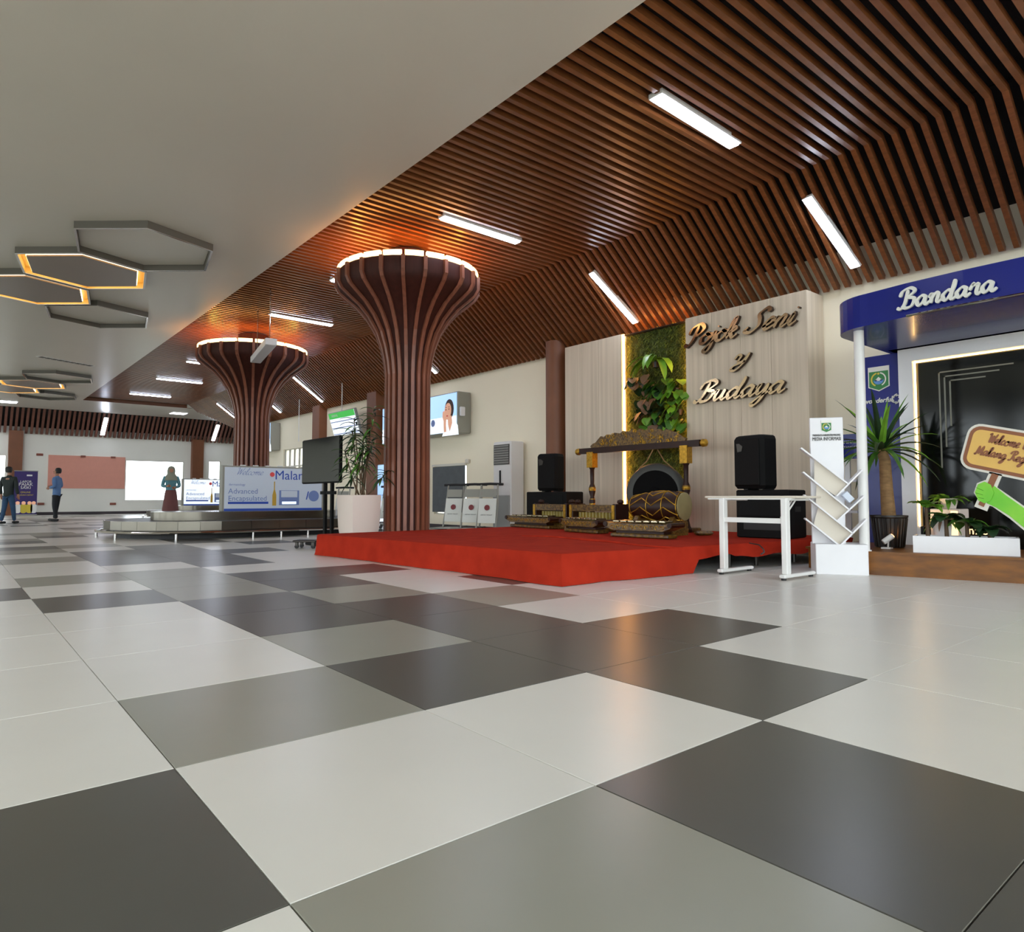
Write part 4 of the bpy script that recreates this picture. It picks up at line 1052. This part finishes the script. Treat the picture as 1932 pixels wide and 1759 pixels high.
# TV on stand
XT = 3.97
ta, tb = at_X(570, 835, XT), at_X(641, 820, XT); tc = at_X(578, 918, XT)
Lt = abs(tb.y - ta.y); zt0, zt1 = at_X(612, 912, XT).z, at_X(606, 826, XT).z
t = thing('tv_stand', 'flat dark television on a black two-post floor stand at the stage corner', 'television', (XT, (ta.y + tb.y) / 2, 0), FX)
MB().bbox((0, .03, (zt0 + zt1) / 2), (Lt, .05, zt1 - zt0), .012).build('housing', 'blk', t)
MB().box((0, .003, (zt0 + zt1) / 2 + .005), (Lt - .03, .004, zt1 - zt0 - .04)).build('screen', 'screen', t)
for x in (.06, .3):
    lo = MB().box2((x - .03, .055, .03), (x + .03, .095, zt0 + .3)).build('post', 'blk', t)
MB().box2((-.1, .06, zt0 - .17), (.42, .09, zt0 - .12)).build('crossbar', 'blk', t)
MB().bbox((.18, .075, .02), (.75, .42, .04), .01).build('base', 'blk', t)
for x in (-.15, .5): MB().lathe([(.02, 0), (.025, .01), (.0, .011)], 8, (x, .2, 0)).build('caster', 'rubber', t)
dp = at_z(575, 1035)
t = thing('dolly', 'low dark furniture dolly beside the stage corner', 'dolly', (dp.x + .06, dp.y + .05, 0), -.75)
MB().bbox((0, 0, .105), (.34, .3, .03), .01).build('deck', 'steel_dark', t)
for sx in (-1, 1):
    for sy in (-1, 1):
        o = MB().box((sx * .12, sy * .1, .065), (.04, .04, .05)).build('caster', 'steel_dark', t)
        MB().lathe([(.03, -.012), (.03, .012)], 12, (sx * .12, sy * .1, .03), (0, 1, 0)).build('wheel', 'rubber', o)

# ================================================================== RIGHT WALL ITEMS
# standing air conditioner
t = thing('standing_air_conditioner', 'tall white floor-standing air conditioner against the right wall', 'air conditioner', (7.95, 9.2, 0), FX)
MB().bbox((0, .18, .92), (.55, .34, 1.84), .015).build('cabinet', 'ac', t)
MB().box((0, -.001, 1.58), (.47, .02, .4)).build('outlet', 'grille', t)
for k in range(8): MB().box((0, -.012, 1.42 + k * .047), (.46, .015, .022), (.5, 0, 0)).build('louvre', 'ac_grey', t)
MB().bbox((0, -.004, .42), (.5, .03, .72), .008).build('intake_panel', 'ac_grey', t)
MB().bbox((-.04, -.006, 1.12), (.035, .016, .3), .004).build('display', 'blk', t)
# blinds on the window behind the trolleys
hb = MB().box2((XW - .06, 10.9, 1.45), (XW - .02, 12.22, 1.5)).build('blind_rail', 'frame_white', wb)
nb = 22
for k in range(nb):
    y = 10.95 + k * (1.22 / (nb - 1))
    MB().box((XW - .04, y, .92), (.004, .05, 1.04), (0, 0, .5)).build('blind_slat', 'blind', wb)
MB().bbox((XW - .04, 10.82, 1.53), (.1, .1, .1), .02).build('blind_bracket', 'frame_white', wb)

def lady(parent, cx, cz, s, y, flip=1):
    """generic printed portrait: hair, face, neck, shoulders, hand"""
    k = 0
    def blob(nm, m, pts, d):
        MB().prism([(cx + flip * u * s, cz + v_ * s) for u, v_ in pts], y - d, y, front).build(nm, m, pr_)
    pr_ = bpy.data.objects.new('portrait', None); col.objects.link(pr_); pr_.parent = parent
    ell = lambda a, b, rx, rz, n_=18, rot=0: [(a + rx * math.cos(q) * math.cos(rot) - rz * math.sin(q) * math.sin(rot), b + rx * math.cos(q) * math.sin(rot) + rz * math.sin(q) * math.cos(rot)) for q in [2 * PI * i / n_ for i in range(n_)]]
    blob('hair', 'ad_hair', ell(.06, .12, .26, .34), .002)
    blob('blouse', 'ad_white', [(-.35, -.75), (-.1, -.35), (.1, -.3), (.35, -.25), (.55, -.45), (.6, -.75)], .0025)
    blob('neck', 'ad_skin', [(-.02, -.1), (.2, -.1), (.24, -.35), (.1, -.62), (.0, -.4)], .003)
    blob('face', 'ad_skin', ell(-.02, .06, .2, .28, 18, -.15), .004)
    blob('hand', 'ad_skin', [(-.32, .05), (-.26, .1), (-.2, .02), (-.1, -.15), (-.12, -.3), (-.1, -.62), (-.24, -.62), (-.26, -.25), (-.33, -.1)], .005)
    for u, v_ in ((-.12, .12), (.05, .13)): blob('eye', 'ad_hair', ell(u, v_, .035, .018, 8), .006)
    for u, v_ in ((-.12, .19), (.05, .2)): blob('brow', 'ad_hair', ell(u, v_, .05, .01, 8), .006)
    blob('mouth', 'ad_red', ell(-.05, -.09, .055, .022, 10), .006)
def lightbox(loc, rz, w, h, d, label, num, lady_x, name='advert_lightbox'):
    t = thing(name, label, 'advert', loc, rz)
    MB().bbox((0, d / 2, h / 2), (w, d, h), .012).build('case', 'grey_metal', t)
    MB().box((0, -.003, h / 2), (w - .05, .008, h - .05)).build('print', 'ad_blue', t)
    MB().box((0, -.0075, h * .22), (w - .05, .002, h * .38)).build('print_base', 'ad_white', t)
    lady(t, lady_x * w, h * .5, h * .74, -.0085)
    text(num, h * .26, t, 'ad_navy', (-w * .12, -.009, h * .3), ext=.001, shear=.2)
    text('moisturizer', h * .075, t, 'ad_soft', (-w * .22, -.009, h * .72), ext=.001)
    text('advanced care', h * .05, t, 'ad_soft', (-w * .22, -.009, h * .5), ext=.001)
    for x in (-.3, .03):
        MB().lathe([(.001, 0), (h * .09, 0), (h * .09, .002)], 18, (x * w, -.0095, h * .3), (0, -1, 0)).build('badge', 'ad_soft', t)
    return t
a = at_X(880, 780, 8.1)
lb = lightbox((7.98, 11.75, 2.14), FX, 2.0, .9, .36, 'wide lit advert box with a smiling woman, right of the near column', '3', .33)
MB().bbox((1.04, .1, .46), (.06, .12, .2), .01).build('control_box', 'white', lb)
lightbox((8.0, 22.6, 2.36), FX, 1.6, .95, .34, 'lit advert box with a woman, right of the far column', '3', .3)
lightbox((8.21, 13.95, 2.1), FX, 1.0, .95, .13, 'pale framed lit advert half hidden behind the near column', '3', .3)
# lower billboard behind the plant
lightbox((8.18, 13.9, .0), FX, 2.6, 1.6, .13, 'large low advert panel with a woman behind the dracaena pot', '1', .27, 'advert_billboard')
# arrivals display
fa = at_X(654, 803, 8.0)
t = thing('arrivals_display', 'hanging display with a green header tilted below the sloping slats', 'display', (7.85, 15.75, 2.42), FX)
t.rotation_euler = (.3, 0, FX)
w_, h_ = 1.55, .68
MB().bbox((0, .05, h_ / 2), (w_, .08, h_), .01).build('housing', 'grey_metal', t)
MB().box((0, .006, h_ / 2), (w_ - .04, .008, h_ - .04)).build('screen', 'ad_white', t)
MB().box((0, .0, h_ - .1), (w_ - .04, .006, .16)).build('header', 'ad_green', t)
for k in range(3): MB().box((0, .0, h_ * .6 - k * .17), (w_ - .08, .006, .018)).build('row_line', 'ad_navy', t)
text('ARRIVAL', .1, t, 'text_white', (-.4, -.004, h_ - .1))
MB().tube([(0, .05, h_), (0, .05 + 1.0 * .309, h_ + 1.0)], .015, 8).build('hanger', 'metal_white', t)
# thin hanging rod left of it
tag(MB().tube([(7.8, 18.9, 2.45), (7.8, 18.9, 3.75)], .012, 6).build('ceiling_rod', 'metal_white'), 'thin white rod hanging left of the arrivals display', 'rod')

# trolleys
def trolley(loc, rz, label):
    t = thing('baggage_trolley', label, 'trolley', loc, rz, 'parked baggage trolleys')
    for s in (-1, 1):
        MB().tube([(s * .2, .12, .12), (s * .19, .26, .55), (s * .17, .34, .98)], .017, 8).build('upright', 'grey_metal', t)
        o = MB().tube([(s * .22, -.45, .13), (s * .22, .3, .13)], .016, 8).build('side_rail', 'grey_metal', t)
        MB().lathe([(.075, -.018), (.08, 0), (.075, .018)], 14, (s * .22, .25, .08), (1, 0, 0)).build('wheel', 'rubber', t)
        MB().box((s * .22, .25, .13), (.07, .14, .07)).build('fender', 'steel_dark', t)
    MB().lathe([(.06, -.015), (.06, .015)], 12, (0, -.42, .06), (1, 0, 0)).build('wheel', 'rubber', t)
    MB().box((0, -.05, .13), (.42, .6, .015)).build('deck', 'grey_metal', t)
    MB().tube([(-.27, .36, .99), (0, .38, 1.0), (.27, .36, .99)], .025, 8).build('handle', 'rubber', t)
    bd = MB().box((0, .2, .48), (.36, .012, .48), (-.2, 0, 0)).build('board', 'cut_letter', t)
    bd2 = MB().box((0, .285, .82), (.32, .01, .16), (-.2, 0, 0)).build('basket', 'grey_metal', t)
    MB().lathe([(.001, 0), (.055, 0), (.055, .004)], 18, (0, .192, .54), (0, -1, .2)).build('round_mark', 'maroon', bd)
    text('AIRPORT TROLLEY', .028, bd, 'text_black', (0, .155, .40), rot=(PI / 2 - .2, 0, 0), ext=.0005)
for x, s in ((848, 'front one right of the near column'), (882, 'middle one of the three right of the near column'), (912, 'closest to the air conditioner'), (724, 'peeking out left of the near column'), (636, 'behind the television stand')):
    q = at_X(x, 945, 7.35)
    trolley((q.x, q.y, 0), FX + .55, 'baggage trolley with white board, ' + s)

# ================================================================== BAGGAGE CAROUSELS
def oval(x0, x1, yc, r, n_=14):
    return [(x1 + r * math.cos(a), yc + r * math.sin(a)) for a in [-PI / 2 + PI * k / n_ for k in range(n_ + 1)]] + [(x0 + r * math.cos(a), yc + r * math.sin(a)) for a in [PI / 2 + PI * k / n_ for k in range(n_ + 1)]]
def carousel(loc, Lx, label):
    t = thing('baggage_carousel', label, 'baggage carousel', loc)
    MB().prism(oval(0, Lx, 0, 1.42), 0, .1).build('plinth', 'rubber', t)
    MB().prism(oval(0, Lx, 0, 1.55), .1, .152).build('undertray', 'steel_dark', t)
    o = oval(0, Lx, 0, 1.6)
    nseg = len(o)
    for k in range(nseg):
        a, b_ = o[k], o[(k + 1) % nseg]
        parts = 1
        ln = math.dist(a, b_)
        if ln > 1: parts = max(1, round(ln / .6))
        for i in range(parts):
            p = (a[0] + (b_[0] - a[0]) * i / parts, a[1] + (b_[1] - a[1]) * i / parts); q = (a[0] + (b_[0] - a[0]) * (i + .985) / parts, a[1] + (b_[1] - a[1]) * (i + .985) / parts)
            nx, ny = q[1] - p[1], -(q[0] - p[0]); l = math.hypot(nx, ny); nx, ny = nx / l * .02, ny / l * .02
            MB().prism([p, q, (q[0] - nx, q[1] - ny), (p[0] - nx, p[1] - ny)], .152, .31).build('side_panel', 'steel', t)
    MB().prism(oval(0, Lx, 0, 1.585), .285, .305).build('belt', 'steel_dark', t)
    MB().prism(oval(-.1, Lx + .1, 0, .72), .305, .462, None).build('island', 'steel', t, smooth=True)
    r_ = oval(0, Lx, 0, 1.72)
    MB().tube([(x, y, .12) for x, y in r_ + r_[:1]], .022, 8).build('bumper_rail', 'chrome', t)
    for k in range(0, nseg):
        x, y = r_[k]
        if k % 3 == 0: MB().tube([(x * .99, y * .98, 0), (x * .99, y * .98, .12)], .022, 8).build('rail_post', 'chrome', t)
    for i in range(1, 4):
        x = Lx * i / 4
        for s in (-1, 1): MB().tube([(x, s * 1.69, 0), (x, s * 1.69, .12)], .022, 8).build('rail_post', 'chrome', t)
    return t
def banner(loc, w, h, label, lit):
    t = thing('carousel_banner', label, 'banner', loc)
    MB().box2((-.04, 0, 0), (w + .04, .18, h)).build('case', 'grey_metal', t)
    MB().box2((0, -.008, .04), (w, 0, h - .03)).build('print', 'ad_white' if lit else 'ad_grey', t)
    MB().box2((0, -.012, .0), (w, 0, .045)).build('print_foot', 'ad_navy', t)
    y = -.011
    bw = bpy.data.objects.new('script_word', None); col.objects.link(bw); bw.parent = t; bw.location = (w * .11, y + .004, h * .8)
    script('Welcome', .068 * h / .9, bw, 'ad_soft', (0, 0, 0), depth=.002, w=.09, name='letter', sx=w * .30 / (7.2 * .068 * h / .9))
    MB().lathe([(.001, 0), (.05, 0), (.05, .003)], 16, (w * .465, y, h * .82), (0, -1, 0)).build('dot', 'ad_red', t)
    text('Malang', h * .3, t, 'ad_navy', (w * .49, y, h * .8), ext=.001, align='LEFT')
    text('dermatology', h * .07, t, 'ad_soft', (w * .04, y, h * .58), ext=.001, align='LEFT')
    text('Advanced', h * .165, t, 'ad_soft', (w * .035, y, h * .43), ext=.001, align='LEFT')
    text('Encapsulated', h * .165, t, 'ad_soft', (w * .035, y, h * .27), ext=.001, align='LEFT')
    MB().box2((w * .035, y - .002, h * .15), (w * .43, y, h * .2)).build('underline', 'ad_navy', t)
    bt = MB().prism([(w * .47, .1), (w * .51, .1), (w * .51, h * .35), (w * .495, h * .48), (w * .495, h * .66), (w * .485, h * .66), (w * .485, h * .48), (w * .47, h * .35)], y - .003, y, front).build('printed_bottle', 'ad_gold', t)
    jr = MB().box2((w * .54, y - .003, h * .12), (w * .75, y, h * .46)).build('printed_jar', 'ad_soft', t)
    MB().box2((w * .56, y - .006, h * .3), (w * .73, y - .003, h * .45)).build('printed_lid', 'ad_grey', jr)
    MB().box2((w * .57, y - .006, h * .14), (w * .72, y - .003, h * .2)).build('printed_shine', 'ad_white', jr)
    text('1', h * .28, t, 'ad_navy', (w * .83, y, h * .33), ext=.001, shear=.25)
    MB().lathe([(.001, 0), (h * .13, 0), (h * .13, .002)], 20, (w * .91, y, h * .33), (0, -1, 0)).build('seal', 'ad_soft', t)
    for k in range(8): MB().box((w * (k + .5) / 8, .09, h + .012), (.1, .05, .024)).build('top_light', 'metal_white', t)
    return t
carousel((3.35, 13.1, 0), 2.1, 'stainless baggage carousel nearest, with a rounded left end')
q = at_Y(423, 930, 13.0)
banner((q.x, 13.0, .464), 2.08, .92, 'long grey welcome banner standing on the near carousel', False)
carousel((6.3, 23.9, 0), .3, 'far baggage carousel behind the standing person')
q = at_Y(347, 930, 23.8)
banner((q.x, 23.8, .464), 1.85, .92, 'bright welcome banner standing on the far carousel', True)

# ================================================================== FAR WALL ITEMS
yw = YF - .034
t = thing('pink_board', 'plain salmon pink board on the far wall', 'board', (4.28, yw, 1.13))
MB().box2((-1.46, 0, 0), (1.44, .03, 1.42)).build('panel', 'pink', t)
for x in (-.2, .95): MB().box2((x - .09, -.03, 1.36), (x + .09, 0, 1.44)).build('clip', 'clay', t)
for i, (x, y, s) in enumerate(((75, 858, 'above left of the pink board'), (77, 951, 'low on the wall below the first'), (213, 951, 'low on the wall below the pink board'))):
    q = at_Y(x, y, yw); tag(MB().bbox((0, 0, 0), (.24, .05, .1), .01).build('wall_socket', 'clay', None, loc=(q.x, yw + .0, q.z)), 'small brick-coloured wall box, ' + s, 'wall box')
q = at_z(48, 972)
q = at_Y(48, 935, 31.6)
t = thing('roll_up_banner', 'purple roll-up banner with white and yellow lettering by the far pilaster', 'banner', (q.x, 31.6, 0))
MB().box2((-.38, 0, .06), (.38, .01, 1.78)).build('print', 'purple', t)
MB().bbox((0, .02, .035), (.8, .14, .07), .01).build('base', 'grey_metal', t)
MB().box2((-.39, -.004, 1.77), (.39, .016, 1.8)).build('top_bar', 'grey_metal', t)
for s, z, sz, m in (('LAPOR', 1.36, .12, 'text_white'), ('PAJAK', 1.25, .17, 'text_white'), ('SAIKI', 1.12, .15, 'text_white'), ('ONLINE', .94, .09, 'emb_yellow'), ('MUDAH CEPAT', .83, .075, 'emb_yellow')):
    text(s, sz, t, m, (0, -.003, z))
MB().prism([(.02, 1.58), (.2, 1.58), (.2, 1.64), (.02, 1.64)], -.003, 0, front).build('logo_block', 'text_white', t)
for x, m in ((-.24, 'text_white'), (-.05, 'emb_yellow'), (.14, 'emb_yellow'), (.28, 'text_white')):
    MB().prism(rrect((x, .3), .2, .36, .08, 0), -.003, 0, front).build('printed_figure', m, t)
    MB().lathe([(.001, 0), (.07, 0), (.07, .002)], 12, (x, -.003, .52), (0, -1, 0)).build('printed_head', 'ad_skin', t)

# ================================================================== PEOPLE
def skin_mesh(name, verts, edges, radii, m, parent, levels=1):
    me = bpy.data.meshes.new(name); me.from_pydata(verts, edges, [])
    me.materials.append(M[m]); o = bpy.data.objects.new(name, me); col.objects.link(o); o.parent = parent
    md = o.modifiers.new('skin', 'SKIN'); md.use_smooth_shade = True
    for i, r in enumerate(radii):
        r = r if isinstance(r, tuple) else (r, r)
        me.skin_vertices[0].data[i].radius = r
    me.skin_vertices[0].data[0].use_root = True
    sd = o.modifiers.new('sub', 'SUBSURF'); sd.levels = levels; sd.render_levels = levels
    return o
def chainmesh(chains):
    vs, es, rs = [], [], []; idx = {}
    def key(p): return tuple(round(c, 4) for c in p)
    for ch in chains:
        prev = None
        for p, r in ch:
            k = key(p)
            if k not in idx: idx[k] = len(vs); vs.append(p); rs.append(r)
            if prev is not None and (prev, idx[k]) not in es: es.append((prev, idx[k]))
            prev = idx[k]
    return vs, es, rs
def person(loc, rz, label, h, shirt, legs, hair_m, stride=.0, arms='down', dress=None, scarf=None, shoes='shoe'):
    """faces local -y"""
    t = thing('person', label, 'person', loc, rz); t.scale = (h / 1.7,) * 3
    hipz, shz, nz = .9, 1.38, 1.46
    fl, frr = (-.09, -.06 - stride, .07), (.09, .04 + stride, .07)
    legL = [((0, 0, hipz), (.115, .095)), ((-.08, 0, hipz - .1), .085), ((-.095, -.02 - stride * .5, .49), .065), (fl, .045)]
    legR = [((0, 0, hipz), (.115, .095)), ((.08, 0, hipz - .1), .085), ((.095, -.02 + stride * .3, .49), .065), (frr, .045)]
    if arms == 'down':
        aL = [((-.18, 0, shz), .055), ((-.23, .02, 1.1), .045), ((-.24, -.05, .87), .034)]; aR = [((.18, 0, shz), .055), ((.23, .02, 1.1), .045), ((.24, -.05, .87), .034)]
    else:
        aL = [((-.18, 0, shz), .055), ((-.24, .04, 1.12), .045), ((-.1, -.15, 1.12), .034)]; aR = [((.18, 0, shz), .055), ((.24, .04, 1.12), .045), ((.1, -.17, 1.08), .034)]
    torso = [((0, 0, hipz), (.115, .095)), ((0, .01, 1.1), (.14, .1)), ((0, .01, 1.3), (.17, .115)), ((0, .0, 1.42), (.07, .06))]
    # continuous body in skin
    ch = [torso + [((0, -.005, 1.5), .05), ((0, -.02, 1.57), (.07, .085)), ((0, -.02, 1.64), (.075, .09)), ((0, -.01, 1.69), .055)], legL, legR]
    ch += [[((0, .01, 1.3), (.17, .115))] + a for a in (aL, aR)]
    sh_ = .9
    v_, e_, r_ = chainmesh([[(p, (tuple(c * (.74 if p[2] < 1.45 else sh_) for c in r) if isinstance(r, tuple) else r * (.8 if p[2] < 1.45 else sh_))) for p, r in c] for c in ch])
    b = skin_mesh('body', v_, e_, r_, 'skin', t, 2)
    MB().lathe([(.001, .0), (.012, .004), (.014, .02), (.004, .045)], 8, (0, -.105, 1.575)).build('nose', 'skin', b)
    for s in (-1, 1):
        MB().lathe([(.001, -.008), (.01, 0), (.001, .008)], 8, (s * .032, -.098, 1.615)).build('eye', 'hair', b)
        MB().lathe([(.004, -.03), (.018, 0), (.004, .03)], 8, (s * .078, -.01, 1.6)).build('ear', 'skin', b)
    MB().box((0, -.1, 1.545), (.045, .008, .01)).build('mouth', 'clay', b)
    # hands: palm with five fingers
    for a in (aL, aR):
        w = Vector(a[-1][0]); d = (w - Vector(a[-2][0])).normalized(); sd = d.cross(Vector((0, 1, 0))).normalized() if abs(d.y) < .9 else Vector((1, 0, 0))
        hm = MB(); hm.tube([w - d * .02, w + d * .04, w + d * .085], [.026, .036, .03], 8)
        for k in range(4):
            o_ = sd * (k - 1.5) * .017; l = (.06, .075, .07, .055)[k]
            hm.tube([w + d * .08 + o_, w + d * (.08 + l * .6) + o_, w + d * (.08 + l) + o_ + Vector((0, -.012, 0))], [.0085, .008, .006], 6)
        hm.tube([w + d * .03 + sd * .03, w + d * .06 + sd * .05, w + d * .09 + sd * .052], [.01, .009, .007], 6)
        hm.build('hand', 'skin', b, smooth=True)
    if hair_m:
        hm = MB(); n_ = 14
        prof = [(.07, 1.55), (.088, 1.6), (.092, 1.65), (.088, 1.69), (.068, 1.722), (.03, 1.737), (.004, 1.74)]
        hm.lathe(prof, 16, (0, .03, 0)); hm.build('hair', 'hair', t, smooth=True).scale = (1, 1.0, 1)
        # uncover the face
    gl = [(p, (tuple(c * 1.1 for c in r) if isinstance(r, tuple) else r * 1.12)) for p, r in torso]
    ga = [[((0, .01, 1.3), (.187, .127))] + [(p, r * 1.2) for p, r in a] for a in (aL, aR)]
    ga = [[(p, r) for p, r in a[:-1]] + [(tuple(Vector(a[-2][0]).lerp(Vector(a[-1][0]), .92)), a[-1][1] * 1.15)] for a in ga]
    v_, e_, r_ = chainmesh([[((0, 0, hipz - .12), (.15, .12))] + [((0, 0, hipz), (.15, .12))] + gl[1:] + [((0, 0, 1.44), (.085, .08)), ((0, 0, 1.475), (.06, .058))]] + ga)
    skin_mesh('shirt', v_, e_, r_, shirt, t, 2)
    if dress:
        MB().lathe([(.27, .1), (.22, .5), (.17, .9), (.15, 1.0)], 18).build('skirt', dress, t, smooth=True)
    else:
        v_, e_, r_ = chainmesh([[(p, (tuple(c * 1.05 for c in r) if isinstance(r, tuple) else r * 1.12)) for p, r in c] for c in (legL, legR)])
        skin_mesh('trousers', v_, e_, r_, legs, t, 2)
    for f in (fl, frr):
        s = MB().bbox((f[0], f[1] - .06, .035), (.09, .25, .07), .02).build('shoe', shoes, t)
    if scarf:
        MB().lathe([(.2, 1.3), (.17, 1.42), (.11, 1.5), (.115, 1.6), (.1, 1.68), (.06, 1.73), (.004, 1.745)], 18, (0, .01, 0)).build('headscarf', scarf, t, smooth=True)
        MB().lathe([(.001, .0), (.055, .004), (.06, .03)], 14, (0, -.12, 1.6), (0, 1, 0)).build('face', 'skin', t, smooth=True)
    return t
q = at_z(14, 988); q2 = at_z(105, 983)
face = lambda ang: ang
# man walking away, seen from behind
view = math.atan2(FWD.y, FWD.x)
person((q.x, q.y, 0), view + PI / 2 + .1, 'man in a dark shirt and jeans walking away at the left edge', 1.58, 'shirt_dark', 'jeans', True, .12)
person((q2.x, q2.y, 0), view + PI + .15, 'man in a blue shirt and black trousers in profile by the pink board', 1.64, 'shirt_blue', 'trouser', True, .02, 'front')
q = at_D(322, 940, 20)
person((q.x, q.y, 0), view - PI / 2 + .5, 'person in a headscarf standing before the bright far window', 1.62, 'shirt_teal', 'trouser', False, 0, 'front', 'dress', 'hijab')
